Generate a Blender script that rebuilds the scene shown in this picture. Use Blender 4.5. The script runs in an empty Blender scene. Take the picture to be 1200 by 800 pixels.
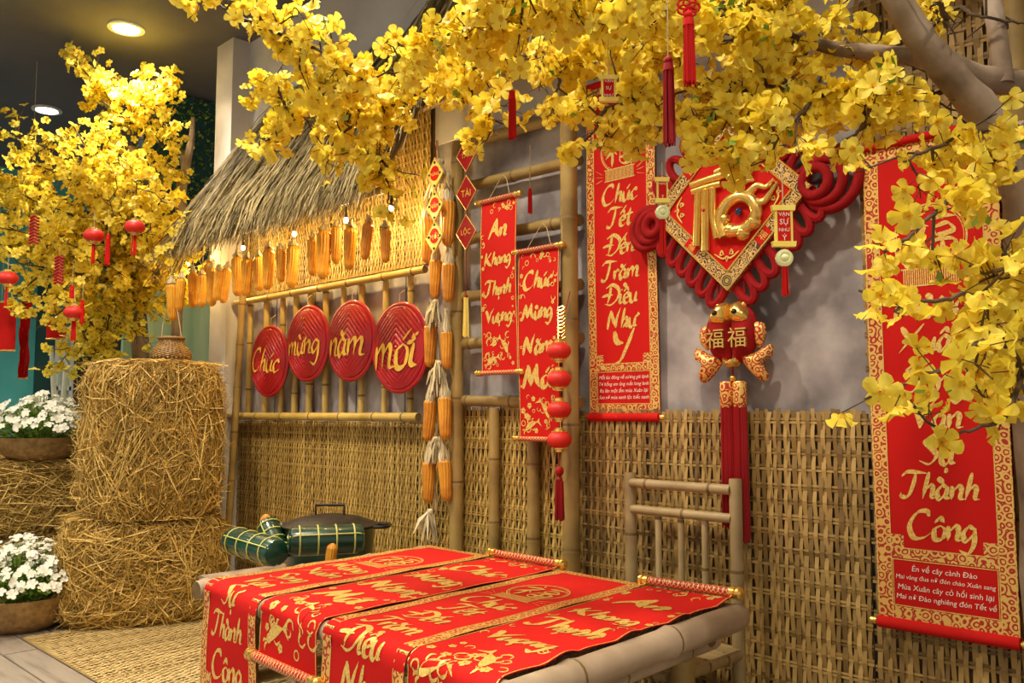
import bpy, math, random, unicodedata
import numpy as np
from mathutils import Vector, Matrix, Euler, noise as mnoise

scene = bpy.context.scene
COL = scene.collection
R = random.Random(11)
PI = math.pi

# ------------------------------------------------------------------ camera
FPX = 1020.0                       # focal length in pixels of the 1200x800 frame
CAM = Vector((0.0, -2.6, 1.1))
PITCH = math.atan(83 / FPX)
FX, FY = -0.7046, 0.7096
FWD = Vector((FX * math.cos(PITCH), FY * math.cos(PITCH), math.sin(PITCH)))
RGT = Vector((FY, -FX, 0.0)).normalized()
UPV = RGT.cross(FWD).normalized()
cd = bpy.data.cameras.new('camera')
cam = bpy.data.objects.new('camera', cd)
COL.objects.link(cam)
cam.matrix_world = Matrix((( RGT.x, UPV.x, -FWD.x, CAM.x), (RGT.y, UPV.y, -FWD.y, CAM.y),
                           (RGT.z, UPV.z, -FWD.z, CAM.z), (0, 0, 0, 1)))
cd.sensor_width = 36
cd.lens = FPX / 1200 * 36
cd.clip_start = 0.02
scene.camera = cam

# ------------------------------------------------------------------ world, exposure
w = bpy.data.worlds.new('world'); scene.world = w; w.use_nodes = True
w.node_tree.nodes['Background'].inputs[0].default_value = (1.0, 0.9, 0.76, 1)
w.node_tree.nodes['Background'].inputs[1].default_value = 0.34
vs = scene.view_settings
vs.view_transform = 'Standard'; vs.look = 'None'; vs.gamma = 1.0; vs.use_curve_mapping = False
vs.exposure = 0.95
CEIL = 3.4
LAMPW = 70.0
LAMPC = (1.0, 0.87, 0.68)

def ray(px, py):
    return FWD * FPX + RGT * (px - 600) - UPV * (py - 400)
def onY(px, py, y):                # point of the plane y = const seen there
    r = ray(px, py); return CAM + r * ((y - CAM.y) / r.y)
def onX(px, py, x):
    r = ray(px, py); return CAM + r * ((x - CAM.x) / r.x)
def onZ(px, py, z):
    r = ray(px, py); return CAM + r * ((z - CAM.z) / r.z)
def dep(px, py, d):
    return CAM + ray(px, py) * (d / FPX)
def proj(p):
    q = Vector(p) - CAM
    d = q.dot(FWD)
    if d < 0.05: return None
    return 600 + FPX * q.dot(RGT) / d, 400 - FPX * q.dot(UPV) / d, d

# ------------------------------------------------------------------ materials
MATS = {}
def mat(name, c1, c2=None, scale=8.0, rough=0.6, metal=0.0, bump=0.0, stretch=(1, 1, 1), island=False,
        detail=4.0, transl=0.0, c3=None, emit=None, bscale=None, coat=0.0, contrast=(0.3, 0.7), spec=0.5):
    m = bpy.data.materials.new(name); m.use_nodes = True; MATS[name] = m
    nt = m.node_tree; N = nt.nodes; L = nt.links
    b = N['Principled BSDF']
    b.inputs['Roughness'].default_value = rough
    b.inputs['Metallic'].default_value = metal
    b.inputs['Coat Weight'].default_value = coat
    b.inputs['Specular IOR Level'].default_value = spec
    b.inputs['Base Color'].default_value = (*c1, 1)
    if emit:
        b.inputs['Emission Color'].default_value = (*emit[0], 1)
        b.inputs['Emission Strength'].default_value = emit[1]
    tc = N.new('ShaderNodeTexCoord'); mp = N.new('ShaderNodeMapping')
    mp.inputs['Scale'].default_value = stretch
    L.new(tc.outputs['Object'], mp.inputs['Vector'])
    nz = N.new('ShaderNodeTexNoise'); nz.inputs['Scale'].default_value = scale; nz.inputs['Detail'].default_value = detail
    L.new(mp.outputs[0], nz.inputs['Vector'])
    if c2 is not None:
        r = N.new('ShaderNodeValToRGB')
        r.color_ramp.elements[0].position = contrast[0]; r.color_ramp.elements[1].position = contrast[1]
        r.color_ramp.elements[0].color = (*c1, 1); r.color_ramp.elements[1].color = (*c2, 1)
        if c3 is not None:
            e = r.color_ramp.elements.new(0.5 * (contrast[0] + contrast[1])); e.color = (*c3, 1)
        if island:
            g = N.new('ShaderNodeNewGeometry')
            mx = N.new('ShaderNodeMath'); mx.operation = 'MULTIPLY_ADD'
            L.new(g.outputs['Random Per Island'], mx.inputs[0]); mx.inputs[1].default_value = 0.75
            m2 = N.new('ShaderNodeMath'); m2.operation = 'MULTIPLY_ADD'
            L.new(nz.outputs['Fac'], m2.inputs[0]); m2.inputs[1].default_value = 0.5; m2.inputs[2].default_value = -0.12
            L.new(m2.outputs[0], mx.inputs[2])
            L.new(mx.outputs[0], r.inputs['Fac'])
        else:
            L.new(nz.outputs['Fac'], r.inputs['Fac'])
        L.new(r.outputs['Color'], b.inputs['Base Color'])
        csock = r.outputs['Color']
    else:
        csock = None
    if bump:
        bp = N.new('ShaderNodeBump'); bp.inputs['Strength'].default_value = bump; bp.inputs['Distance'].default_value = 0.01
        if bscale:
            n2 = N.new('ShaderNodeTexNoise'); n2.inputs['Scale'].default_value = bscale; n2.inputs['Detail'].default_value = 6
            L.new(mp.outputs[0], n2.inputs['Vector']); L.new(n2.outputs['Fac'], bp.inputs['Height'])
        else:
            L.new(nz.outputs['Fac'], bp.inputs['Height'])
        L.new(bp.outputs[0], b.inputs['Normal'])
    if transl:
        t = N.new('ShaderNodeBsdfTranslucent'); t.inputs['Color'].default_value = (*c1, 1)
        if csock: L.new(csock, t.inputs['Color'])
        ms = N.new('ShaderNodeMixShader'); ms.inputs[0].default_value = transl
        L.new(b.outputs[0], ms.inputs[1]); L.new(t.outputs[0], ms.inputs[2])
        L.new(ms.outputs[0], N['Material Output'].inputs['Surface'])
    return m

def brocade(name, red, gold, scale):
    """red silk border printed with gold scrolls"""
    m = bpy.data.materials.new(name); m.use_nodes = True
    nt = m.node_tree; N = nt.nodes; L = nt.links; b = N['Principled BSDF']
    tc = N.new('ShaderNodeTexCoord')
    nz = N.new('ShaderNodeTexNoise'); nz.inputs['Scale'].default_value = scale * 0.8; nz.inputs['Detail'].default_value = 1
    L.new(tc.outputs['Object'], nz.inputs['Vector'])
    ad = N.new('ShaderNodeMixRGB'); ad.blend_type = 'ADD'; ad.inputs[0].default_value = 0.012
    L.new(tc.outputs['Object'], ad.inputs[1]); L.new(nz.outputs['Color'], ad.inputs[2])
    vo = N.new('ShaderNodeTexVoronoi'); vo.inputs['Scale'].default_value = scale; vo.inputs['Randomness'].default_value = 0.55
    L.new(ad.outputs[0], vo.inputs['Vector'])
    mu = N.new('ShaderNodeMath'); mu.operation = 'MULTIPLY'; mu.inputs[1].default_value = 17.0
    L.new(vo.outputs['Distance'], mu.inputs[0])
    si = N.new('ShaderNodeMath'); si.operation = 'SINE'; L.new(mu.outputs[0], si.inputs[0])
    gt = N.new('ShaderNodeMath'); gt.operation = 'GREATER_THAN'; gt.inputs[1].default_value = -0.25
    L.new(si.outputs[0], gt.inputs[0])
    mx = N.new('ShaderNodeMixRGB'); mx.inputs[1].default_value = (*red, 1); mx.inputs[2].default_value = (*gold, 1)
    L.new(gt.outputs[0], mx.inputs[0]); L.new(mx.outputs[0], b.inputs['Base Color'])
    ml = N.new('ShaderNodeMath'); ml.operation = 'MULTIPLY'; ml.inputs[1].default_value = 0.45
    L.new(gt.outputs[0], ml.inputs[0]); L.new(ml.outputs[0], b.inputs['Metallic'])
    b.inputs['Roughness'].default_value = 0.42
    MATS[name] = m
    return m

def lattice(name, red, gold, scale):
    """rod wrapping: red with a fine gold criss-cross"""
    m = bpy.data.materials.new(name); m.use_nodes = True
    nt = m.node_tree; N = nt.nodes; L = nt.links; b = N['Principled BSDF']
    tc = N.new('ShaderNodeTexCoord')
    outs = []
    for a in (0.8, -0.8):
        mp = N.new('ShaderNodeMapping'); mp.inputs['Rotation'].default_value = (0, a, a)
        L.new(tc.outputs['Object'], mp.inputs['Vector'])
        wv = N.new('ShaderNodeTexWave'); wv.inputs['Scale'].default_value = scale
        L.new(mp.outputs[0], wv.inputs['Vector']); outs.append(wv)
    mm = N.new('ShaderNodeMath'); mm.operation = 'MAXIMUM'
    L.new(outs[0].outputs['Fac'], mm.inputs[0]); L.new(outs[1].outputs['Fac'], mm.inputs[1])
    gt = N.new('ShaderNodeMath'); gt.operation = 'GREATER_THAN'; gt.inputs[1].default_value = 0.93
    L.new(mm.outputs[0], gt.inputs[0])
    mx = N.new('ShaderNodeMixRGB'); mx.inputs[1].default_value = (*red, 1); mx.inputs[2].default_value = (*gold, 1)
    L.new(gt.outputs[0], mx.inputs[0]); L.new(mx.outputs[0], b.inputs['Base Color'])
    b.inputs['Roughness'].default_value = 0.35
    MATS[name] = m
    return m

mat('plaster', (0.19, 0.168, 0.17), (0.50, 0.46, 0.44), 4.5, 0.85, bump=0.35, detail=12, c3=(0.335, 0.30, 0.295), contrast=(.36, .64))
mat('plaster_pale', (0.52, 0.49, 0.46), (0.68, 0.65, 0.61), 2.5, 0.85, bump=0.1, detail=6)
mat('ceiling', (0.125, 0.12, 0.15), (0.15, 0.145, 0.175), 2, 0.8, spec=.2)
mat('plank', (0.18, 0.145, 0.11), (0.32, 0.27, 0.215), 5, 0.45, bump=0.06, stretch=(0.6, 6, 1), detail=6, c3=(0.30, 0.25, 0.20))
mat('grout', (0.16, 0.14, 0.12), rough=0.9)
mat('teal', (0.06, 0.36, 0.36), (0.09, 0.46, 0.44), 3, 0.6)
mat('dark_green', (0.006, 0.045, 0.045), (0.01, 0.06, 0.055), 3, 0.5)
mat('pane_green', (0.36, 0.62, 0.34), (0.62, 0.82, 0.52), 2.2, 0.3, stretch=(1, 6, .5))
mat('weave', (0.11, 0.062, 0.017), (0.53, 0.35, 0.115), 14, 0.6, island=True, c3=(0.335, 0.205, 0.055), bump=0.1, contrast=(0.05, 0.95))
mat('weave_gold', (0.24, 0.145, 0.03), (0.64, 0.43, 0.12), 14, 0.55, island=True, c3=(0.46, 0.29, 0.068), bump=0.1, contrast=(0.05, 0.95))
mat('weave_floor', (0.42, 0.29, 0.10), (0.72, 0.55, 0.25), 10, 0.6, island=True, c3=(0.58, 0.42, 0.17), contrast=(0.05, 0.95))
mat('mat_gap_shade', (0.10, 0.06, 0.022), (0.16, 0.10, 0.035), 9, 0.9)
mat('bamboo', (0.36, 0.24, 0.055), (0.64, 0.45, 0.125), 5, 0.38, stretch=(1, 1, 1), c3=(0.52, 0.36, 0.085), bump=0.04, coat=0.15)
mat('bamboo_old', (0.20, 0.125, 0.035), (0.46, 0.31, 0.095), 5, 0.45, c3=(0.34, 0.225, 0.065), bump=0.06)
mat('bamboo_node', (0.12, 0.07, 0.02), (0.24, 0.15, 0.05), 12, 0.6)
mat('bamboo_grey', (0.27, 0.20, 0.125), (0.50, 0.39, 0.28), 6, 0.5, c3=(0.39, 0.295, 0.20), bump=0.08)
mat('chair_cane', (0.24, 0.165, 0.07), (0.48, 0.36, 0.18), 6, 0.45, c3=(0.37, 0.27, 0.125), bump=0.05)
mat('thatch', (0.06, 0.042, 0.013), (0.68, 0.52, 0.23), 12, 0.75, island=True, c3=(0.33, 0.25, 0.095), contrast=(0.02, 0.95))
mat('thatch_base', (0.12, 0.09, 0.04), (0.22, 0.17, 0.08), 14, 0.9, bump=0.5)
mat('hay', (0.20, 0.125, 0.025), (0.83, 0.58, 0.17), 12, 0.6, island=True, c3=(0.54, 0.35, 0.075), contrast=(0.02, 0.95))
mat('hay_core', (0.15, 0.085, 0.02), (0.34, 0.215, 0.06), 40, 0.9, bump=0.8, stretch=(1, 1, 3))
mat('red_silk', (0.53, 0.008, 0.006), (0.62, 0.012, 0.008), 3, 0.8, spec=.18)
mat('red_deep', (0.28, 0.005, 0.008), (0.36, 0.008, 0.011), 4, 0.6, spec=.25)
mat('red_plush', (0.25, 0.005, 0.007), (0.34, 0.008, 0.009), 30, 0.85, bump=0.15, spec=.2)
mat('red_lacquer', (0.34, 0.005, 0.010), (0.46, 0.009, 0.014), 6, 0.38, bump=0.03, coat=0.15)
mat('red_paper', (0.72, 0.022, 0.015), (0.80, 0.03, 0.02), 5, 0.5, transl=0.15)
mat('gold_print', (0.60, 0.32, 0.035), (0.98, 0.70, 0.20), 160, 0.36, metal=0.35, contrast=(0.25, 0.6))
mat('gold_paint', (0.78, 0.46, 0.05), (0.92, 0.60, 0.10), 30, 0.4, metal=0.15)
mat('gold_metal', (0.80, 0.50, 0.11), (0.95, 0.66, 0.20), 20, 0.26, metal=0.85)
mat('gold_dull', (0.50, 0.33, 0.10), (0.66, 0.46, 0.17), 60, 0.45, metal=0.4)
mat('navy', (0.01, 0.015, 0.09), rough=0.1, coat=1.0)
brocade('brocade', (0.45, 0.02, 0.01), (0.88, 0.58, 0.15), 42)
brocade('brocade_fine', (0.10, 0.02, 0.015), (0.80, 0.56, 0.20), 60)
lattice('rod_wrap', (0.40, 0.009, 0.008), (0.78, 0.50, 0.18), 42)
mat('corn', (0.50, 0.17, 0.012), (0.78, 0.36, 0.03), 18, 0.38, c3=(0.66, 0.26, 0.02))
mat('corn_gold', (0.62, 0.25, 0.012), (0.86, 0.44, 0.03), 18, 0.38, c3=(0.76, 0.34, 0.02))
mat('husk', (0.42, 0.33, 0.17), (0.72, 0.62, 0.40), 16, 0.7, stretch=(1, 1, .3), island=True)
mat('twine', (0.50, 0.38, 0.20), (0.62, 0.50, 0.30), 30, 0.9)
mat('petal', (0.94, 0.73, 0.028), (0.98, 0.86, 0.13), 9, 0.55, transl=0.42)
mat('petal_core', (0.72, 0.42, 0.015), (0.88, 0.60, 0.03), 60, 0.6, transl=.2)
mat('leaf', (0.10, 0.22, 0.02), (0.32, 0.48, 0.07), 9, 0.5, transl=0.2, island=True)
mat('twig', (0.045, 0.024, 0.012), (0.11, 0.065, 0.03), 20, 0.7)
mat('bark', (0.13, 0.085, 0.055), (0.42, 0.33, 0.25), 9, 0.85, bump=0.6, c3=(0.28, 0.20, 0.13), detail=8)
mat('white_petal', (0.84, 0.83, 0.72), (0.93, 0.92, 0.84), 8, 0.6, transl=0.25)
mat('pale_heart', (0.72, 0.70, 0.36), (0.82, 0.8, 0.5), 30, 0.6)
mat('basket_brown', (0.20, 0.11, 0.035), (0.42, 0.26, 0.09), 30, 0.6, bump=0.4)
mat('wicker', (0.25, 0.14, 0.04), (0.52, 0.33, 0.11), 25, 0.5, island=True, c3=(0.40, 0.24, 0.07))
mat('black_iron', (0.012, 0.010, 0.009), (0.04, 0.03, 0.024), 10, 0.42, metal=0.3)
mat('leaf_wrap', (0.003, 0.025, 0.015), (0.008, 0.06, 0.035), 9, 0.3, stretch=(1, 1, .4), coat=0.3)
mat('wrap_tie', (0.46, 0.46, 0.10), (0.58, 0.56, 0.16), 12, 0.5)
mat('yellow_card', (0.90, 0.68, 0.08), (0.95, 0.78, 0.20), 30, 0.5)
mat('white_print', (0.9, 0.82, 0.68), rough=0.5)
mat('jade', (0.75, 0.78, 0.35), (0.85, 0.85, 0.5), 10, 0.25)
mat('lamp_glow', (1, 1, 1), emit=((1.0, 0.95, 0.88), 22.0))
mat('bulb_glow', (1, 0.8, 0.4), emit=((1.0, 0.72, 0.30), 40.0))
mat('white_trim', (0.7, 0.7, 0.68), rough=0.5)
mat('black_box', (0.02, 0.02, 0.022), rough=0.5)

# ------------------------------------------------------------------ mesh builder
class MB:
    def __init__(s): s.v = []; s.f = []; s.m = []; s.cur = 0
    def add(s, vs, fs):
        o = len(s.v); s.v.extend([tuple(p) for p in vs])
        for f in fs: s.f.append(tuple(i + o for i in f)); s.m.append(s.cur)
    def box(s, a, b):
        x0, y0, z0 = a; x1, y1, z1 = b
        s.add([(x0,y0,z0),(x1,y0,z0),(x1,y1,z0),(x0,y1,z0),(x0,y0,z1),(x1,y0,z1),(x1,y1,z1),(x0,y1,z1)],
              [(0,3,2,1),(4,5,6,7),(0,1,5,4),(1,2,6,5),(2,3,7,6),(3,0,4,7)])
    def obox(s, c, ax, ay, az):                       # centre and three half axes
        c = Vector(c); ax = Vector(ax); ay = Vector(ay); az = Vector(az)
        vs = [c + ax*i + ay*j + az*k for k in (-1,1) for j in (-1,1) for i in (-1,1)]
        s.add(vs, [(0,2,3,1),(4,5,7,6),(0,1,5,4),(1,3,7,5),(3,2,6,7),(2,0,4,6)])
    def tube(s, pts, rad, n=8, cap=True, closed=False, flat=1.0):
        pts = [Vector(p) for p in pts]; k = len(pts)
        if not hasattr(rad, '__len__'): rad = [rad] * k
        ref = None; rings = []
        for i, p in enumerate(pts):
            if closed: d = pts[(i+1) % k] - pts[i-1]
            else: d = pts[min(i+1, k-1)] - pts[max(i-1, 0)]
            if d.length < 1e-9: d = Vector((0,0,1))
            d.normalize()
            if ref is None:
                ref = Vector((0,0,1)) if abs(d.z) < 0.9 else Vector((1,0,0))
            u = d.cross(ref)
            if u.length < 1e-6: u = d.orthogonal()
            u.normalize(); vv = u.cross(d).normalized(); ref = vv
            rings.append([p + (u*math.cos(2*PI*j/n) + vv*math.sin(2*PI*j/n)*flat) * rad[i] for j in range(n)])
        vs = [q for r in rings for q in r]; fs = []
        for i in range(k if closed else k-1):
            a = i*n; b = ((i+1) % k)*n
            for j in range(n):
                j2 = (j+1) % n
                fs.append((a+j, a+j2, b+j2, b+j))
        if cap and not closed:
            fs.append(tuple(range(n))[::-1]); fs.append(tuple((k-1)*n + j for j in range(n)))
        s.add(vs, fs)
    def ribbon(s, pts, wd, side):
        """flat strip; side = one width vector, or a list of them"""
        k = len(pts); vs = []
        for i, p in enumerate(pts):
            sd = side[i] if isinstance(side, list) else side
            ww = wd[i] if hasattr(wd, '__len__') else wd
            vs.append((p[0]-sd[0]*ww, p[1]-sd[1]*ww, p[2]-sd[2]*ww)); vs.append((p[0]+sd[0]*ww, p[1]+sd[1]*ww, p[2]+sd[2]*ww))
        s.add(vs, [(2*i, 2*i+1, 2*i+3, 2*i+2) for i in range(k-1)])
    def lathe(s, prof, c=(0,0,0), n=20, M=None, sx=1.0, sy=1.0):
        c = Vector(c); vs = []; fs = []
        for r, z in prof:
            for j in range(n):
                a = 2*PI*j/n
                p = Vector((r*math.cos(a)*sx, r*math.sin(a)*sy, z))
                if M: p = M @ p
                vs.append(c + p)
        for i in range(len(prof)-1):
            for j in range(n):
                fs.append((i*n+j, i*n+(j+1)%n, (i+1)*n+(j+1)%n, (i+1)*n+j))
        fs.append(tuple(range(n))[::-1]); fs.append(tuple((len(prof)-1)*n+j for j in range(n)))
        s.add(vs, fs)
    def ball(s, c, r, n=10, sz=1.0, M=None):
        pr = [(r*math.sin(PI*i/n) + 1e-5, -r*sz*math.cos(PI*i/n)) for i in range(n+1)]
        s.lathe(pr, c, max(8, n), M)
    def grid(s, pts):                                  # pts[i][j]
        a = len(pts); b = len(pts[0])
        s.add([p for r in pts for p in r], [(i*b+j, i*b+j+1, (i+1)*b+j+1, (i+1)*b+j) for i in range(a-1) for j in range(b-1)])
    def prism(s, poly, fmap, t0, t1):                  # poly in (u,v); fmap(u,v,off)
        n = len(poly)
        vs = [fmap(u, v, t0) for u, v in poly] + [fmap(u, v, t1) for u, v in poly]
        fs = [tuple(range(n))[::-1], tuple(range(n, 2*n))] + [(i, (i+1)%n, n+(i+1)%n, n+i) for i in range(n)]
        s.add(vs, fs)
    def mesh(s, name, mats, off=(0,0,0), smooth=True):
        me = bpy.data.meshes.new(name)
        vs = np.array(s.v, dtype=np.float64).reshape(-1, 3) - np.array(off)
        me.from_pydata(vs.tolist(), [], s.f)
        for m in (mats if isinstance(mats, (list, tuple)) else [mats]):
            me.materials.append(MATS[m])
        if any(s.m): me.polygons.foreach_set('material_index', s.m)
        if smooth:
            me.polygons.foreach_set('use_smooth', [True]*len(s.f))
            try: me.set_sharp_from_angle(angle=math.radians(42))
            except Exception: pass
        return me

ORG = {}                                               # world origin of each root
def link(o, parent=None):
    COL.objects.link(o)
    if parent is not None: o.parent = parent
    return o
def tag(o, label, cat, group=None):
    o['label'] = label; o['category'] = cat
    if group: o['group'] = group
    return o
def thing(name, label, cat, loc, group=None):
    o = bpy.data.objects.new(name, None); o.empty_display_size = 0.05
    o.location = loc; link(o); ORG[o] = Vector(loc)
    return tag(o, label, cat, group)
def part(name, mb, mats, parent, smooth=True, label=None, kind=None):
    """mb is in world coordinates; roots carry no rotation"""
    off = ORG[parent]
    o = bpy.data.objects.new(name, mb.mesh(name, mats, off, smooth)); link(o, parent)
    ORG[o] = off
    if label: o['label'] = label
    if kind: o['kind'] = kind
    return o
def single(name, mb, mats, label, cat, loc, group=None, smooth=True):
    o = bpy.data.objects.new(name, mb.mesh(name, mats, loc, smooth)); o.location = loc; link(o); ORG[o] = Vector(loc)
    return tag(o, label, cat, group)
def struct(name, mb, mats, parent=None, smooth=False, label=None):
    o = bpy.data.objects.new(name, mb.mesh(name, mats, (0,0,0), smooth)); link(o, parent); ORG[o] = Vector((0,0,0))
    if parent is None: o['kind'] = 'structure'
    if label: o['label'] = label
    return o
def inst(name, me, M, parent=None):
    o = bpy.data.objects.new(name, me); link(o, parent); o.matrix_local = M
    return o

def merged(base_v, base_f, base_m, mats4):
    """many transformed copies of one small mesh as arrays for a single mesh"""
    V = np.array(base_v); n = len(V)
    Vh = np.hstack([V, np.ones((n, 1))])
    M = np.array([[list(r) for r in m] for m in mats4])
    out = np.einsum('kij,nj->kni', M, Vh)[:, :, :3].reshape(-1, 3)
    F = []; MI = []
    for k in range(len(mats4)):
        o = k*n
        F.extend([tuple(i+o for i in f) for f in base_f]); MI.extend(base_m)
    return out, F, MI

def catmull(pts, sub=6):
    P = [Vector(p) for p in pts]
    if len(P) < 3:
        return [P[0].lerp(P[-1], i/sub) for i in range(sub+1)]
    P = [P[0]*2-P[1]] + P + [P[-1]*2-P[-2]]; out = []
    for i in range(1, len(P)-2):
        for k in range(sub):
            t = k/sub; a, b, c, d = P[i-1], P[i], P[i+1], P[i+2]
            out.append(0.5*((2*b) + (c-a)*t + (2*a-5*b+4*c-d)*t*t + (3*b-a-3*c+d)*t**3))
    out.append(P[-2]); return out

def bamboo(mb, a, b, r, node=0.26, ph=None, n=12, taper=0.0, bend=0.0):
    """a culm with swollen joints and dark joint rings (second material)"""
    a = Vector(a); b = Vector(b); Ln = (b-a).length; d = (b-a)/Ln
    if ph is None: ph = R.uniform(0.2, 0.9)
    st = [0.0]; t = ph*node
    nodes = []
    while t < Ln - 0.02:
        nodes.append(t); t += node*R.uniform(0.85, 1.15)
    bn = Vector((R.uniform(-1,1), R.uniform(-1,1), R.uniform(-.4,.4))) * bend
    prof = [(0.0, 0.93, 0), (min(.008, Ln*.05), 1.0, 0)]
    for q in nodes:
        prof += [(q-0.035, 0.975, 0), (q-0.009, 1.07, 0), (q-0.003, 1.10, 1), (q+0.003, 1.02, 1), (q+0.007, 1.05, 0), (q+0.03, 0.97, 0)]
    prof += [(Ln-min(.008, Ln*.05), 1.0, 0), (Ln, 0.93, 0)]
    pp = [prof[0]]
    for p in prof[1:]:
        if p[0] > pp[-1][0] + 1e-4: pp.append(p)
    ref = Vector((0,0,1)) if abs(d.z) < 0.9 else Vector((1,0,0))
    u = d.cross(ref).normalized(); v = u.cross(d)
    o = len(mb.v)
    for t, k, _ in pp:
        c = a + d*t + bn*math.sin(PI*t/Ln); rr = r*k*(1 - taper*t/Ln)
        for j in range(n):
            an = 2*PI*j/n; q = c + u*math.cos(an)*rr + v*math.sin(an)*rr
            mb.v.append(tuple(q))
    for i in range(len(pp)-1):
        mi = 1 if pp[i][2] == 1 else 0
        for j in range(n):
            j2 = (j+1) % n
            mb.f.append((o+i*n+j, o+i*n+j2, o+(i+1)*n+j2, o+(i+1)*n+j)); mb.m.append(mi)
    mb.f.append(tuple(o+j for j in range(n))[::-1]); mb.m.append(1)
    e = o + (len(pp)-1)*n
    mb.f.append(tuple(e+j for j in range(n))); mb.m.append(1)

def bamboo_part(name, a, b, r, parent, m='bamboo', **k):
    mb = MB(); bamboo(mb, a, b, r, **k)
    return part(name, mb, [m, 'bamboo_node'], parent)

# ------------------------------------------------------------------ brush lettering
G = {
 'A': (.8, [[(.02,0),(.3,.6),(.5,1.0)], [(.5,1),(.56,.4),(.78,0)], [(.12,.35),(.4,.42),(.68,.4)]]),
 'C': (.85, [[(.72,.8),(.62,.98),(.3,.9),(.08,.45),(.25,.03),(.6,.05),(.88,.28)]]),
 'D': (.88, [[(.32,1),(.28,.5),(.15,.04)], [(.0,.88),(.42,1.02),(.85,.72),(.78,.28),(.4,.0),(.0,.08)]]),
 'K': (.78, [[(.16,1.02),(.1,.5),(.04,-.02)], [(.68,.98),(.35,.62),(.12,.5)], [(.2,.55),(.45,.2),(.85,-.08)]]),
 'M': (1.0, [[(.0,0),(.1,.5),(.2,.98)], [(.2,.98),(.32,.5),(.42,.1)], [(.42,.1),(.55,.55),(.7,1.0)], [(.7,1),(.74,.4),(.95,.0)]]),
 'N': (.85, [[(.04,.0),(.1,.5),(.18,.95)], [(.18,.95),(.36,.5),(.56,.05)], [(.56,.05),(.6,.5),(.8,1.05)]]),
 'S': (.62, [[(.62,.82),(.4,1.0),(.12,.8),(.35,.55),(.52,.3),(.3,.0),(-.05,.12)]]),
 'T': (.72, [[(-.05,.82),(.2,1.0),(.9,.95)], [(.48,.98),(.4,.5),(.25,.08),(.0,.06),(-.02,.2)]]),
 'V': (.72, [[(.0,.95),(.2,.6),(.32,.02)], [(.32,.02),(.5,.6),(.85,1.05)]]),
 'X': (.78, [[(.02,.95),(.3,.55),(.8,.02)], [(.8,1.0),(.38,.48),(0,.0)]]),
 'Y': (.72, [[(.0,.95),(.12,.62),(.4,.55)], [(.78,1.0),(.55,.45),(.32,.0),(.02,-.12)]]),
 'a': (.5, [[(.38,.44),(.2,.5),(.04,.25),(.14,.0),(.34,.22),(.4,.48)], [(.4,.48),(.36,.12),(.52,.04)]]),
 'c': (.44, [[(.38,.4),(.26,.5),(.06,.3),(.15,.0),(.46,.12)]]),
 'e': (.42, [[(.06,.22),(.34,.32),(.28,.5),(.08,.38),(.1,.05),(.28,.0),(.46,.14)]]),
 'g': (.5, [[(.38,.44),(.2,.5),(.04,.25),(.14,.02),(.34,.22),(.4,.48)], [(.4,.48),(.4,-.1),(.22,-.42),(-.05,-.3)]]),
 'h': (.5, [[(.2,1.0),(.12,.5),(.04,.0)], [(.08,.28),(.28,.5),(.38,.38),(.36,.08),(.52,.04)]]),
 'i': (.24, [[(.1,.5),(.06,.1),(.24,.04)]]),
 'm': (.78, [[(.05,.5),(.06,.0)], [(.08,.3),(.24,.5),(.34,.4),(.33,.02)], [(.35,.3),(.52,.5),(.62,.4),(.6,.06),(.8,.04)]]),
 'n': (.5, [[(.05,.5),(.06,.0)], [(.08,.3),(.27,.5),(.38,.38),(.36,.06),(.54,.04)]]),
 'o': (.46, [[(.25,.5),(.06,.35),(.1,.02),(.34,.06),(.4,.35),(.25,.5)]]),
 'r': (.36, [[(.05,.5),(.06,.0)], [(.08,.3),(.2,.48),(.38,.44)]]),
 't': (.38, [[(.26,.82),(.16,.3),(.2,.02),(.42,.1)], [(.0,.5),(.2,.56),(.46,.55)]]),
 'u': (.5, [[(.05,.5),(.05,.12),(.2,.0),(.36,.2)], [(.4,.5),(.36,.12),(.52,.04)]]),
}
def glyph_strokes(word):
    out = []; x = 0.0
    for ch in word:
        if ch == 'Đ': base, marks, bar = 'D', [], True
        else:
            d = unicodedata.normalize('NFD', ch); base = d[0]; marks = list(d[1:]); bar = False
        adv, st = G[base]
        up = base.isupper(); top = 1.05 if up else 0.58; cx = adv*0.45
        for s in st: out.append([(x+a, b) for a, b in s])
        if bar: out.append([(x-.22,.46),(x+.1,.52),(x+.5,.5)])
        lift = 0.0
        if '\u0302' in marks: out.append([(x+cx-.16, top+.0),(x+cx, top+.17),(x+cx+.16, top+.02)]); lift = .2
        if '\u0306' in marks: out.append([(x+cx-.16, top+.16),(x+cx, top+.03),(x+cx+.18, top+.18)]); lift = .2
        if '\u031b' in marks: out.append([(x+adv-.1,.5),(x+adv+.06,.56),(x+adv+.04,.7)])
        if '\u0301' in marks: out.append([(x+cx+.0, top+lift),(x+cx+.22, top+lift+.24)])
        if '\u0300' in marks: out.append([(x+cx-.2, top+lift+.22),(x+cx+.04, top+lift)])
        if '\u0323' in marks: out.append([(x+cx-.05,-.2),(x+cx+.08,-.24)])
        if ch == 'i': out.append([(x+.1,.66),(x+.18,.72)])
        x += adv + (.03 if up else .0)
    return out, x

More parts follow.
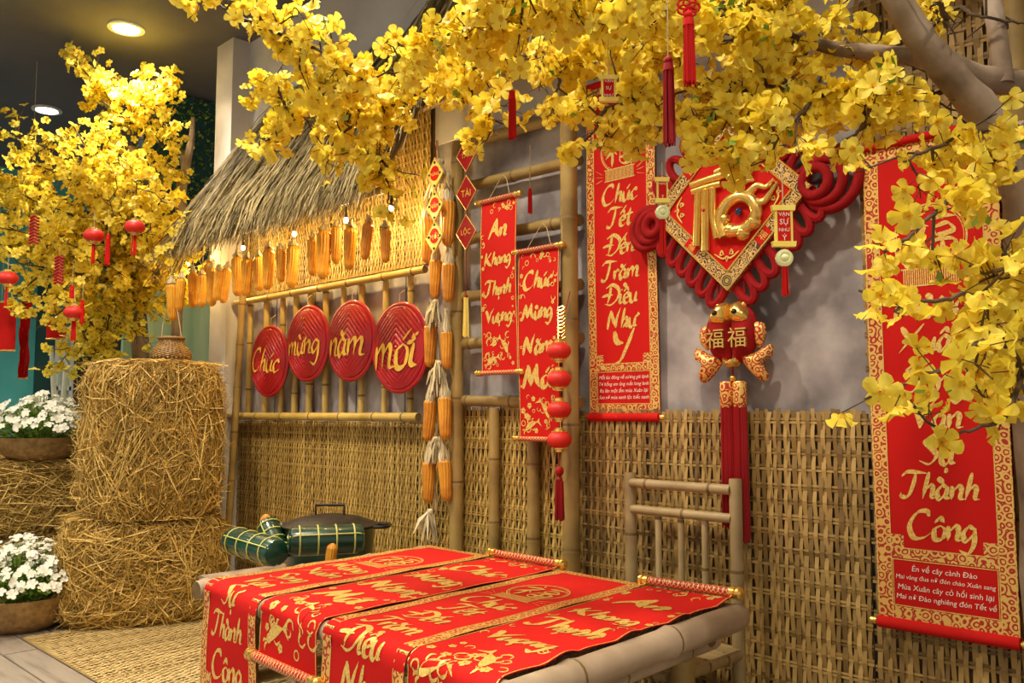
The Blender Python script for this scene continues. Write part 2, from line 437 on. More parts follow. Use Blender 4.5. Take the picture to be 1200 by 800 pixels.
def stroke_mesh(pts, wd, nib=0.7, lo=0.3, taper=True, sub=7):
    """a brush stroke in the plane: list of (u,v) and quads"""
    P = catmull([Vector((a, b, 0)) for a, b in pts], sub); k = len(P); V = []
    for i, p in enumerate(P):
        d = P[min(i+1, k-1)] - P[max(i-1, 0)]
        an = math.atan2(d.y, d.x)
        ww = wd*(lo + (1-lo)*abs(math.sin(an - nib)))
        if taper:
            t = i/(k-1); ww *= min(1.0, 0.45 + 3.2*t) * min(1.0, 0.12 + 2.6*(1-t))
        n = Vector((-math.sin(an), math.cos(an), 0)) * ww * .5
        V.append((p.x-n.x, p.y-n.y)); V.append((p.x+n.x, p.y+n.y))
    return V, [(2*i, 2*i+2, 2*i+3, 2*i+1) for i in range(k-1)]

def put_strokes(mb, strokes, wd, fmap, off=0.0012, **k):
    for j, s in enumerate(strokes):
        V, F = stroke_mesh(s, wd, **k)
        mb.add([fmap(u, v, off + 0.00012*(j % 4)) for u, v in V], F)

def put_word(mb, word, cu, cv, width, fmap, maxh=9, bold=.17, off=0.0012, slant=.12, rise=0.0, vdir=-1):
    """word centred on (cu,cv) in the surface frame; v grows downwards when vdir=-1"""
    st, wd = glyph_strokes(word)
    s = min(width/wd, maxh)
    tr = []
    for g in st:
        tr.append([(cu + (a - wd/2 + slant*(b-.4))*s, cv + vdir*(b - .45 + rise*(a-wd/2))*s) for a, b in g])
    put_strokes(mb, tr, bold*s, fmap, off, nib=(0.7 if vdir > 0 else -0.7))

# small printed text, made once from the built-in font
TXT = {}
def text_prepare(items):
    obs = []
    for key, shear in items:
        c = bpy.data.curves.new('print', 'FONT'); c.body = key; c.align_x = 'CENTER'; c.align_y = 'CENTER'
        c.size = 1.0; c.shear = shear; c.resolution_u = 2
        o = bpy.data.objects.new('print', c); COL.objects.link(o); obs.append((key, o))
    bpy.context.view_layer.update()
    dg = bpy.context.evaluated_depsgraph_get()
    for key, o in obs:
        me = bpy.data.meshes.new_from_object(o.evaluated_get(dg))
        vs = [(v.co.x, v.co.y) for v in me.vertices]; fs = [tuple(p.vertices) for p in me.polygons]
        TXT[key] = (vs, fs)
        bpy.data.meshes.remove(me); cu = o.data
        bpy.data.objects.remove(o); bpy.data.curves.remove(cu)
def put_text(mb, key, cu, cv, size, fmap, off=0.0012, vdir=-1, maxw=None, rot=0.0, thick=0.0):
    vs, fs = TXT[key]
    xs = [a for a, b in vs]; ys = [b for a, b in vs]
    mx = (max(xs)+min(xs))/2; my = (max(ys)+min(ys))/2; s = size
    if maxw: s = min(s, maxw/(max(xs)-min(xs)))
    c, sn = math.cos(rot), math.sin(rot)
    pts = []
    for a, b in vs:
        a -= mx; b -= my
        a, b = a*c - b*sn, a*sn + b*c
        pts.append((cu + a*s, cv + vdir*b*s))
    mb.add([fmap(u, v, off) for u, v in pts], fs)
    if thick:
        from collections import Counter
        ec = Counter()
        for f in fs:
            for i in range(len(f)): ec[tuple(sorted((f[i], f[(i+1) % len(f)])))] += 1
        o = len(mb.v)
        mb.v.extend([tuple(fmap(u, v, off)) for u, v in pts]); n = len(pts)
        mb.v.extend([tuple(fmap(u, v, off-thick)) for u, v in pts])
        for (a, b), k in ec.items():
            if k == 1: mb.f.append((o+a, o+b, o+n+b, o+n+a)); mb.m.append(mb.cur)
POEM_L = ['Mỗi lúc đông về sương giá lạnh', 'Tơ hồng em ủng mắt long lanh', 'Ra lên một ấm mùa Xuân lại', 'Sao nở mùa xanh lộc biếc xanh']
POEM_R = ['Én về cây cành Ðào', 'Mai vàng đua nở đón chào Xuân sang', 'Mùa Xuân cây cỏ hồi sinh lại', 'Mai nở Ðào nghiêng đón Tết về']
text_prepare([(t, .25) for t in POEM_L] + [(t, .12) for t in POEM_R] +
             [(t, 0) for t in ('福', 'TẤN', 'TÀI', 'LỘC', 'MỪNG', 'NĂM', 'MỚI', 'VẠN', 'SỰ', 'NHƯ', 'Ý', 'LIỄN LỤA NHUNG')])

# ================================================================== THE SETTING
mb = MB(); mb.box((-9.2, -6.0, -0.06), (3.0, 4.0, -0.012)); floor = struct('floor', mb, 'grout')
pl_meshes = []
for k in range(4):
    mb = MB(); w_, l_ = .147, 1.19
    mb.add([(0,0,0),(l_,0,0),(l_,w_,0),(0,w_,0),(.003,.003,.012),(l_-.003,.003,.012),(l_-.003,w_-.003,.012),(.003,w_-.003,.012)],
           [(0,3,2,1),(4,5,6,7),(0,1,5,4),(1,2,6,5),(2,3,7,6),(3,0,4,7)])
    mb.v = [(x + k*3.7, y + k*1.9, z) for x, y, z in mb.v]
    me = mb.mesh('plank', 'plank', (0,0,0), False); pl_meshes.append((me, k))
for j in range(-14, 3):                                     # boards that the view can tell apart
    for i in range(-5, 1):
        x0 = i*1.2 + (0.4*(j % 3)) - .9; y0 = j*.15
        me, k = pl_meshes[R.randrange(4)]
        o = inst('plank', me, Matrix.Translation((x0 - k*3.7, y0 - k*1.9, -0.012)), floor)

mb = MB(); mb.box((-5.08, 0.0, 0.0), (3.0, 0.15, CEIL)); wall_back = struct('wall_back', mb, 'plaster')
# pale pillar at the wall's end and the pale upper wall
mb = MB(); mb.box((-5.08, -0.127, 0.0), (-4.87, 0.0, CEIL)); struct('wall_end_pillar', mb, 'plaster_pale')
mb = MB(); mb.box((-4.87, -0.012, 2.35), (3.0, 0.0, CEIL)); struct('trim_1', mb, 'plaster_pale')
mb = MB(); mb.box((-9.2, -6.0, CEIL), (3.0, 4.0, CEIL+.08)); struct('ceiling', mb, 'ceiling')
mb = MB(); mb.box((-9.2, -6.0, 0.0), (-9.05, 4.0, CEIL)); wl = struct('wall_left', mb, 'teal')
# dark green door panel and window on the far wall
a = onX(40, 430, -9.05); b = onX(64, 430, -9.05)
mb = MB(); mb.box((-9.05, a.y, 0), (-9.0, b.y, 2.6)); struct('door_1', mb, 'dark_green')
a = onX(64, 430, -9.05); b = onX(82, 430, -9.05); zt = onX(70, 385, -9.05).z
mb = MB()
for q in (a.y, (a.y+b.y)/2, b.y): mb.box((-9.05, q-.02, .75), (-8.99, q+.02, zt))
for q in (.75, (.75+zt)/2, zt): mb.box((-9.05, a.y, q-.02), (-8.99, b.y, q+.02))
w1 = struct('window_1', mb, 'white_trim')
mb = MB(); mb.box((-9.05, a.y, .75), (-9.03, b.y, zt)); struct('pane', mb, 'pane_green', w1)
a = onX(84, 430, -9.05); b = onX(150, 430, -9.05)
mb = MB(); mb.box((-9.05, a.y, 0), (-8.98, b.y, 2.0)); struct('door_2', mb, 'black_box')

# ---- downlights: fixtures in the ceiling with their own spot
def downlight(x, y, power, label, group=None, size=125):
    t = thing('downlight', label, 'ceiling light', (x, y, CEIL), group)
    mb = MB(); mb.lathe([(.075, CEIL-.001), (.105, CEIL-.001), (.105, CEIL-.012), (.078, CEIL-.014), (.075, CEIL-.004)], (x, y, 0), 24)
    part('ring', mb, 'white_trim', t)
    mb = MB(); mb.lathe([(.001, CEIL-.006), (.076, CEIL-.006), (.076, CEIL-.003), (.001, CEIL-.003)], (x, y, 0), 24)
    part('lens', mb, 'lamp_glow', t)
    l = bpy.data.lights.new('spot', 'SPOT'); l.energy = power; l.color = LAMPC; l.shadow_soft_size = .08
    l.spot_size = math.radians(size); l.spot_blend = .7
    o = bpy.data.objects.new('spot', l); link(o, t); o.location = (0, 0, -.03)
p = onZ(148, 32, CEIL); downlight(p.x, p.y, LAMPW*1.3, 'round white downlight glowing in dark ceiling nearer the pale pillar')
p = onZ(55, 128, CEIL); downlight(p.x, p.y, LAMPW*1.3, 'round white downlight glowing in dark ceiling over the blossom tree')
for x, y, e in ((-3.9, -1.5, 1.6), (-2.4, -1.35, 1.5), (-1.0, -1.5, 1.2), (.6, -1.6, 1.0), (-3.2, -3.3, 1.6), (-1.2, -3.4, 1.5), (.9, -3.5, 1.3), (-5.2, -2.6, 1.4), (-7.4, -2.4, 1.6)):  # last one is added out of view to brighten the teal far wall
    downlight(x, y, LAMPW*e, 'round white downlight in the ceiling out of view', 'downlights out in front of the hut')

# ---- green hedge wall and glowing glass beyond the pillar
t = thing('hedge_panel', 'dark green artificial hedge wall panel beyond the pale pillar', 'hedge', (-6.0, .9, 1.9))
mb = MB(); mb.box((-6.08, -.2, 1.95), (-6.0, 2.6, CEIL-.02)); part('backing', mb, 'dark_green', t, False)
mb = MB()
for i in range(5200):
    y = R.uniform(-.28, 2.4); z = R.uniform(2.0, CEIL-.03); x = -5.99 + R.uniform(0, .05)
    d = Vector((R.uniform(.2, 1), R.uniform(-1, 1), R.uniform(-1, 1))).normalized() * .028
    s_ = d.cross(Vector((R.random(), R.random(), R.random()))).normalized() * .011
    c = Vector((x, y, z)); mb.add([c - d*.1, c + d*.5 + s_, c + d*1.1, c + d*.5 - s_], [(0, 1, 2, 3)])
part('leaves', mb, 'leaf', t, False, kind='stuff')
mb = MB(); mb.box((-6.06, -.28, 0.0), (-6.02, 2.6, 1.95))
single('glazed_screen', mb, 'pane_green', 'pale green glazed screen under the hedge wall', 'screen', (-6.04, 1, 0), smooth=False)
# bare post behind the roof
p0 = dep(212, 232, 5.55); p1 = dep(217, 200, 5.55); p2 = dep(224, 165, 5.55); p3 = dep(226, 138, 5.55)
mb = MB(); base = Vector((p0.x, p0.y, 0))
mb.tube(catmull([base, base.lerp(p0, .5), p0, p1, p2, p3], 4), [.035]*9 + [.035-.002*i for i in range(12)], 8)
mb.tube(catmull([p1, dep(215, 185, 5.6), dep(216, 177, 5.6)], 4), .024, 8)
single('bare_trunk', mb, 'bark', 'bare brown forked post standing before the hedge panel', 'post', base)

# ================================================================== WOVEN MATS
def weave(mb, fmap, W, H, pv, wv, ph, wh, amp, dbl=2, jit=.25, rev=False):
    nv = int(W/pv); nh = int(H/ph)
    rows = [(j+.5)*ph + R.uniform(-.12, .12)*ph for j in range(nh)]
    tilt = [R.uniform(-.006, .006) for _ in rows]
    for i in range(nv):
        u = (i+.5)*pv + R.uniform(-jit, jit)*pv*.5; pts = []; par = i % 2
        lean = R.uniform(-1, 1)*pv*.55; ww = wv*R.uniform(.75, 1.15)*.5
        pts.append((u, 0.0, 0)); 
        for j, v in enumerate(rows):
            s = 1 if (j+par) % 2 else -1
            pts.append((u + lean*math.sin(v*2.1+i), v, s*amp))
        pts.append((u, H + R.uniform(-.006, .01), 0))
        vs = []
        for uu, vv, oo in pts:
            vs.append(fmap(uu-ww, vv, oo)); vs.append(fmap(uu+ww, vv, oo*1.0 + .0008))
        mb.add(vs, [(2*k, 2*k+1, 2*k+3, 2*k+2) for k in range(len(pts)-1)])
    for j, v in enumerate(rows):
        for q in range(dbl):
            vc = v + (q - (dbl-1)/2)*wh*1.25; hw = wh*.5*R.uniform(.8, 1.1)
            vs = []; step = 6; ks = list(range(0, nv+1, step))
            if ks[-1] != nv: ks.append(nv)
            for k in ks:
                uu = k*pv; dv = tilt[j]*math.sin(uu*1.3+j)
                vs.append(fmap(uu, vc-hw+dv, .0)); vs.append(fmap(uu, vc+hw+dv, .0006))
            mb.add(vs, [(2*k, 2*k+1, 2*k+3, 2*k+2) for k in range(len(ks)-1)])

def wall_mat(label, x0, x1, z0, z1, y, pv, wv, ph, wh, amp, m):
    t = thing('woven_bamboo_mat', label, 'mat', ((x0+x1)/2, y, z0))
    mb = MB(); mb.box((x0+.005, y+.012, z0), (x1-.005, y+.02, z1-.01)); part('backing', mb, 'mat_gap_shade', t, False)  # added dark sheet; its brown paints the shade seen through the gaps
    mb = MB(); weave(mb, lambda u, v, o: (x0+u, y - .004 - o, z0+v), x1-x0, z1-z0, pv, wv, ph, wh, amp)
    part('weaving', mb, m, t, False, kind='stuff')
XL = onY(505, 480, -.03).x; XM = onY(672, 480, -.03).x; XR = onY(1024, 480, -.03).x
RAILX0 = -4.86
MATTOP = onY(850, 481, -.03).z
wall_mat('golden woven bamboo mat below the railing of round red trays', RAILX0, XL, 0.0, 1.05, -.03, .0125, .0121, .042, .006, .003, 'weave_gold')
wall_mat('woven bamboo mat strip behind the upright bamboo frame', XL+.004, XM, 0.0, 1.12, -.03, .0145, .0125, .046, .008, .004, 'weave_gold')
wall_mat('open woven bamboo mat on the wall behind the cane chair', XM+.004, XR-.02, 0.0, MATTOP, -.03, .0158, .0148, .05, .0085, .0035, 'weave')
wall_mat('tall woven bamboo mat behind the scroll beside the trunk', XR-.016, 1.2, 0.0, 2.35, -.034, .0158, .0148, .05, .0085, .0035, 'weave')
wall_mat('golden woven bamboo mat above the railing under the thatch eave', -4.86, XL, 1.79, 2.6, -.03, .0125, .0122, .038, .0055, .003, 'weave_gold')

# grey boards behind the railing
t = thing('board_backing', 'pale grey upright boards behind the bamboo railing', 'boards', ((RAILX0+XL)/2, -.01, 1.05))
n = 9; wd = (XL-RAILX0)/n
for i in range(n):
    mb = MB(); mb.box((RAILX0+i*wd+.003, -.022 - .004*(i % 2), 1.05), (RAILX0+(i+1)*wd-.003, -.001, 1.79)); part('board', mb, 'plaster', t, False)

# floor mat of reed
MA = onZ(45, 733, 0); MBp = onZ(135, 800, 0)
fx0 = -4.75; fy0 = -1.2; fW = 3.7; fH = 1.1
t = thing('reed_floor_mat', 'flat pale reed mat spread on the floor before the hay', 'mat', (fx0+fW/2, fy0, 0))
mb = MB(); mb.box((fx0, fy0, .001), (fx0+fW, fy0+fH, .004)); part('backing', mb, 'weave_floor', t, False)
mb = MB(); weave(mb, lambda u, v, o: (fx0+u, fy0+v, .0085+o), fW, fH, .016, .0145, .03, .0045, .0022, 1, .1)
part('weaving', mb, 'weave_floor', t, False, kind='stuff')

# ================================================================== THATCH
def thatch(label, x0, x1, ytop, ztop, yeave, zeave, count, fringe, gable=True, xshift=0.0):
    t = thing('thatch_roof', label, 'roof', ((x0+x1)/2, yeave, zeave))
    slope = Vector((0, yeave-ytop, zeave-ztop)); Ls = slope.length; sd = slope/Ls
    nrm = Vector((0, sd.z, -sd.y)); nrm = nrm if nrm.y < 0 else -nrm
    mb = MB()
    a0 = Vector((x0+.12+xshift, ytop, ztop)); 
    mb.add([a0 - nrm*.05, Vector((x1, ytop, ztop)) - nrm*.05, Vector((x1, yeave, zeave)) - sd*.1 - nrm*.02, Vector((x0+.05, yeave, zeave)) - sd*.1 - nrm*.02,
            a0, Vector((x1, ytop, ztop)), Vector((x1, yeave, zeave)) - sd*.1 + nrm*.005, Vector((x0+.05, yeave, zeave)) - sd*.1 + nrm*.005],
           [(0,1,2,3),(7,6,5,4),(0,4,5,1),(3,2,6,7),(0,3,7,4),(1,5,6,2)])
    part('under_thatch', mb, 'thatch_base', t, False)
    mb = MB()
    for i in range(count):
        s = R.random()**.85
        s0 = s*1.02 - .18
        xg = x0 + xshift*(1-max(0, s0)); x = R.uniform(xg-.05, x1+.02)
        ln = R.uniform(.28, .55)
        st = Vector((x, ytop, ztop)) + slope*max(-.06, s0) + nrm*(R.uniform(.0, .05) + .035*R.random())
        d = (sd + Vector((R.gauss(-.12, .20), 0, 0)) + nrm*R.gauss(.01, .05)).normalized()
        e = st + d*ln
        over = (e - Vector((x, ytop, ztop))).dot(sd) - Ls
        mx = fringe*R.uniform(.2, 1.0)
        if over > mx: e -= d*(over-mx); over = mx
        m_ = st.lerp(e, .5) + nrm*R.uniform(-.004, .016) + Vector((R.gauss(0, .012), 0, 0))
        if over > 0: e = e + Vector((0, over*.25, -over*.35))
        wv = R.uniform(.0022, .0052)
        sv = (Vector((1, 0, 0)) + nrm*R.uniform(-.8, .8)).normalized()
        sv = (sv - d*sv.dot(d)).normalized()
        mb.ribbon([st, m_, e], [wv, wv, wv*.35], sv)
    # loose sprigs at the gable edge
    if gable:
        for i in range(700):
            s = R.random(); st = Vector((x0+xshift*(1-s)+R.uniform(-.06, .12), ytop, ztop)) + slope*s + nrm*R.uniform(-.05, .06)
            d = (sd + Vector((R.uniform(-.75, .0), 0, 0)) + nrm*R.uniform(-.3, .25)).normalized(); e = st + d*R.uniform(.1, .35)
            mb.ribbon([st, st.lerp(e, .5) - Vector((0,0,.004)), e], [.004, .0035, .001], Vector((.3, 1, .2)).normalized())
    part('straw_cover', mb, 'thatch', t, False, kind='stuff')
    return t, sd, nrm
EAY, EAZ = -.45, 2.06
t1, sd1, n1 = thatch('long grey-green thatch awning sloping over the corn and railing', -4.88, -2.95, -.03, 2.86, EAY, EAZ, 14000, .11, True, .55)
for i in range(5):
    x = -4.2 + i*.3
    bamboo_part('rafter', (x, -.04, 2.72), (x, EAY+.05, EAZ+.02), .018, t1, 'bamboo_old')
bamboo_part('eave_pole', (-4.85, EAY+.06, EAZ-.01), (-2.97, EAY+.06, EAZ-.01), .017, t1, 'bamboo_old')
t2, sd2, n2 = thatch('higher thatch roof running behind the yellow blossom branches', -2.98, 1.2, -.03, 3.05, -.26, 2.48, 11000, .08, False)
bamboo_part('eave_pole', (-2.98, -.2, 2.45), (1.2, -.2, 2.45), .018, t2, 'bamboo_old')

# ================================================================== BAMBOO RAILING AND FRAME
ry = -.065
zt = onY(390, 336, ry).z; zb = onY(390, 488, ry).z
t = thing('bamboo_railing', 'light bamboo railing of upright canes carrying the round red trays', 'railing', ((RAILX0+XL)/2, ry, zb))
bamboo_part('top_rail', (RAILX0+.02, ry-.022, zt), (XL+.02, ry-.022, zt), .019, t, ph=.5)
bamboo_part('bottom_rail', (RAILX0-.02, ry-.022, zb), (XL-.02, ry-.022, zb), .021, t, ph=.3)
for px in (290, 310, 328, 344, 361, 380, 399, 422, 449, 479):
    x = onY(px, 410, ry).x
    bamboo_part('baluster', (x, ry+.012, zb+.005), (x+R.uniform(-.01, .01), ry+.012, zt+R.uniform(-.01, .02)), .0175*R.uniform(.85, 1.1), t)
p0 = onY(268, 520, ry); 
bamboo_part('end_post', (onY(268, 487, -.155).x, -.155, .02), (onY(279, 345, -.155).x+.06, -.155, zt+.05), .02, t, 'bamboo_old')

fy = -.075
t = thing('bamboo_trellis', 'ladder-like frame of thick bamboo poles behind the two small scrolls', 'frame', (onY(605, 480, fy).x, fy, 0))
xa = onY(535, 480, fy).x; xb = onY(673, 480, fy).x
bamboo_part('post', (xa, fy, 0), (xa, fy, 2.3), .03, t, 'bamboo_old', node=.34, n=16)
bamboo_part('post', (xb, fy-.02, 0), (xb-.005, fy-.02, 2.36), .034, t, 'bamboo_old', node=.42, n=16)
for (ax, ay), (bx, by) in (((545, 182), (662, 118)), ((545, 219), (664, 188)), ((545, 278), (664, 262)), ((540, 347), (664, 336)), ((540, 404), (664, 396)), ((538, 472), (668, 470))):
    z = (onY(ax, ay, fy).z + onY(bx, by, fy).z)/2
    bamboo_part('rail', (xa-.03, fy+.02, z+.01), (xb+.02, fy+.02, z-.005), .024, t, 'bamboo_old', n=14, bend=.004)
for px, r in ((577, .022), (623, .026)):
    x = onY(px, 560, fy).x; bamboo_part('short_post', (x, fy+.01, 0), (x, fy+.01, onY(px, 478, fy).z), r, t, 'bamboo_old', n=14)
# the cane leaning behind the big scroll and the trunk
x = onY(1204, 300, -.07).x + .06
mb = MB(); bamboo(mb, (x-.06, -.085, 0), (x-.06, -.085, 2.3), .03, node=.36, n=14)
single('bamboo_pole', mb, ['bamboo_old', 'bamboo_node'], 'single thick bamboo pole between right scroll and tree trunk', 'pole', (x-.06, -.085, 0))

# ================================================================== ROUND RED TRAYS
def tray(word, px, py, rad, label, tiltz):
    c = onY(px, py, -.125); t = thing('lacquer_tray', label, 'tray', c, 'round red lettered trays on the railing')
    ca, sa = math.cos(tiltz), math.sin(tiltz)
    def fm(u, v, o): return (c.x + u*ca - v*sa, c.y - o, c.z + u*sa + v*ca)
    def dome(r): return .022*(1-(r/rad)**2)
    mb = MB(); nr, na = 40, 72; vs = []; fs = []
    for i in range(nr+1):
        r = rad*i/nr
        for j in range(na):
            a = 2*PI*j/na; u, v = r*math.cos(a), r*math.sin(a)
            q = (abs(u)+abs(v)*1.1)/.03
            tri = abs((q % 1) - .5)*2
            h = dome(r) + (.0065*min(1, tri*1.5) if r < rad*.95 else 0)
            vs.append(fm(u, v, h))
    for i in range(nr):
        for j in range(na): fs.append((i*na+j, i*na+(j+1)%na, (i+1)*na+(j+1)%na, (i+1)*na+j))
    mb.add(vs, fs)
    mb.add([fm(rad*math.cos(2*PI*j/na), rad*math.sin(2*PI*j/na), -.02) for j in range(na)], [tuple(range(na))[::-1]])
    part('woven_face', mb, 'red_lacquer', t)
    mb = MB(); mb.tube([fm(rad*math.cos(2*PI*j/60), rad*math.sin(2*PI*j/60), -.004) for j in range(60)], .0085, 8, closed=True, flat=1.6)
    mb.tube([fm((rad-.012)*math.cos(2*PI*j/60), (rad-.012)*math.sin(2*PI*j/60), .004) for j in range(60)], .004, 6, closed=True)
    part('rim', mb, 'red_lacquer', t)
    mb = MB(); mb.tube([fm(0, rad, -.002), fm(.004, rad+.05, .0), fm(.0, rad+.07, -.03)], .002, 6); part('hanging_string', mb, 'twine', t)
    mb = MB(); fm2 = lambda u, v, o: fm(u, v, dome(math.hypot(u, v)) + .0078 + o)
    put_word(mb, word, 0, 0, rad*1.6, fm2, maxh=rad*1.12, bold=.16, vdir=1, slant=.2)
    part('lettering', mb, 'gold_paint', t, label='brushed gold word ' + word)
tray('Chúc', 315, 423, .188, 'round red woven tray with gold word Chúc', -.05)
tray('mừng', 360, 402, .19, 'round red woven tray with gold word mừng', .03)
tray('năm', 411, 399, .19, 'round red woven tray with gold word năm', -.02)
tray('mới', 468, 407, .2, 'round red woven tray with gold word mới', .02)

# ================================================================== CORN
def corn_mesh(name, m, L=.19, r0=.0285, rows=12, seed=0):
    rr = random.Random(seed); mb = MB(); na = rows*4; nk = 24; nl = nk*3
    prof = lambda t: r0*(min(1, (t*7)**.5) if t < .14 else 1 - .28*(t-.14) - max(0, (t-.86)/.14)**2*.42)
    vs = []
    for i in range(nl+1):
        t = i/nl; ph = i % 3
        for j in range(na):
            a = 2*PI*j/na + .1*math.sin(t*5); k = abs(math.sin(a*rows/2 - .05*rows*math.sin(t*5)))
            kk = abs(math.sin(PI*i/3 + (PI/2 if (j//4) % 2 else 0)))
            r = prof(t)*(.88 + .10*k + .035*kk*k)
            vs.append((r*math.cos(a), r*math.sin(a), -L*t))
    fs = [(i*na+j, i*na+(j+1)%na, (i+1)*na+(j+1)%na, (i+1)*na+j) for i in range(nl) for j in range(na)]
    fs.append(tuple(nl*na+j for j in range(na)))
    mb.add(vs, fs)
    return mb.mesh(name, m)
def husk_mesh(seed, up=.09):
    rr = random.Random(seed); mb = MB()
    for i in range(11):
        a = rr.uniform(0, 2*PI); r1 = .021; h = up*rr.uniform(.6, 1.05)
        d = Vector((math.cos(a), math.sin(a), 0)); s_ = Vector((-d.y, d.x, 0))
        pts = [d*(r1+.003) + Vector((0,0,-.03)), d*(r1+.001) + Vector((0,0,.0)), d*.009 + Vector((0,0,h*.55)), d*.006 + Vector((rr.uniform(-.008,.008), rr.uniform(-.008,.008), h))]
        mb.ribbon(pts, [.004, .010, .006, .003], s_)
    mb.tube([(0,0,-.005), (0,0,up*.9)], [.013, .005], 7)
    return mb.mesh('husk', 'husk')
CORN = [corn_mesh('cob', 'corn', seed=1), corn_mesh('cob', 'corn_gold', .2, .0295, 13, 2), corn_mesh('cob', 'corn', .18, .028, 12, 3)]
HUSK = [husk_mesh(i) for i in range(3)]
def hang_mesh(L):
    mb = MB(); mb.tube([(0,0,-.005), (.003,.002,L*.5), (0,0,L)], .0016, 5); return mb.mesh('hanging_string', 'twine')
STR = {}
def corn(top, L, label, group, kind, rot=(0,0,0), husk=0, string=0.0):
    t = thing('corn_cob', label, 'corn', top, group)
    t.rotation_euler = rot
    s = L/.19
    o = bpy.data.objects.new('cob', CORN[kind]); link(o, t); o.scale = (s, s, s); o.rotation_euler = (0, 0, R.uniform(0, 6))
    o['label'] = 'kernels'
    if husk:
        h = bpy.data.objects.new('husk', HUSK[R.randrange(3)]); link(h, t); h.scale = (s, s, s*husk)
    if string:
        k = round(string, 2)
        if k not in STR: STR[k] = hang_mesh(k)
        h = bpy.data.objects.new('hanging_string', STR[k]); link(h, t)
    return t
row = [(201,330,373),(213,324,362),(226,317,358),(237,320,358),(246,306,349),(249,312,356),(257,315,350),(266,313,353),(278,299,344),(290,301,344),
       (303,299,339),(315,290,337),(329,292,328),(344,286,335),(367,277,320),(380,268,324),(394,264,307),(411,264,313),(432,259,304),(451,270,308)]
for i, (px, a, b) in enumerate(row):
    y = EAY + .06 + (.03 if i % 3 == 1 else -.01 if i % 3 == 0 else .0) + (-.12 if px < 215 else 0)
    p = onY(px, a, y); q = onY(px, b, y); L = min(.225, max(.16, p.z-q.z))
    top = Vector((p.x, y, q.z+L))
    kind = 1 if px < 415 else 0
    st = max(.04, EAZ - top.z)
    label = 'orange corn cob hanging on a string under the thatch eave' if px < 425 else 'dark orange corn cob hanging in the eave shade beside the braid of cobs'
    corn(top, L, label, 'corn cobs under the eave', kind, (R.uniform(-.08, .08), R.uniform(-.1, .1), 0), .35, st)
by = -.13
braid = [(501,250,308),(525,222,292),(511,300,350),(526,304,357),(505,376,430),(523,384,435),(505,464,518),(521,460,518),(503,536,590),(520,534,590)]
tb = thing('braid_cord', 'twisted husk cord carrying the braid of corn by the frame post', 'cord', onY(514, 150, by))
mb = MB(); cp = [onY(512 + 3*math.sin(i), 165 + i*36, by+.03) for i in range(13)]
mb.tube(catmull(cp, 5), .006, 8); part('cord', mb, 'twine', tb)
for (cx, cy, w_) in ((516, 205, 1.3), (510, 366, 1.0), (514, 440, 1.15), (511, 524, .8), (504, 612, 1.0)):
    c = onY(cx, cy, by-.01); mb = MB()
    for i in range(26):
        a = R.uniform(-1, 1); d = Vector((a*.55*w_, R.uniform(-.4, .2), -1)).normalized(); sv = Vector((d.z, 0.2, -d.x)).normalized()
        s0 = c + Vector((R.uniform(-.01, .01), R.uniform(-.012, .012), R.uniform(.02, .06)*w_))
        L = R.uniform(.07, .13)*w_
        mb.ribbon([s0, s0 + d*L*.4 + Vector((a*.012, -.008, 0)), s0 + d*L], [.004, .011, .003], sv)
    mb.ball(c + Vector((0, 0, .045*w_)), .014*w_, 8)
    part('husk_bunch', mb, 'husk', tb)
for i, (px, a, b) in enumerate(braid):
    y = by - .005*(i % 2); p = onY(px, a, y); q = onY(px, b, y); L = min(.235, max(.16, p.z-q.z))
    corn(Vector((p.x, y, q.z+L)), L, 'orange corn cob tied with pale husk in the long braid by the frame post', 'corn cobs of the braid', (i % 2)*2, (R.uniform(-.04, .04), R.uniform(-.05, .05)+(.04 if i % 2 == 0 else -.03), 0), 1.0)

# ================================================================== SCROLLS
def put_ornaments(mb, fmap, u0, u1, v0, v1, n, seed, size):
    """gold blossoms, coins and curls printed on silk"""
    rr = random.Random(seed)
    for i in range(n):
        cu, cv = rr.uniform(u0, u1), rr.uniform(v0, v1); s = size*rr.uniform(.5, 1.1); k = rr.random()
        if k < .4:
            ph = rr.uniform(0, 6)
            for j in range(5):
                a = ph + 2*PI*j/5; pc = (cu+math.cos(a)*s*.55, cv+math.sin(a)*s*.55)
                mb.add([fmap(pc[0]+math.cos(b*PI/4)*s*.42, pc[1]+math.sin(b*PI/4)*s*.42, .0011+.0001*(j%3)) for b in range(8)], [tuple(range(8))])
        elif k < .6:
            ring = [(cu+math.cos(b*PI/8)*s*.8, cv+math.sin(b*PI/8)*s*.8) for b in range(17)]
            put_strokes(mb, [ring], s*.3, fmap, .001, taper=False, lo=.9, sub=2)
        else:
            a0 = rr.uniform(0, 6); sg = rr.choice((-1, 1))
            sp = [(cu+math.cos(a0+sg*q*.9)*s*(1.5-.2*q), cv+math.sin(a0+sg*q*.9)*s*(1.5-.2*q)) for q in range(6)]
            put_strokes(mb, [sp], s*.55, fmap, .001)
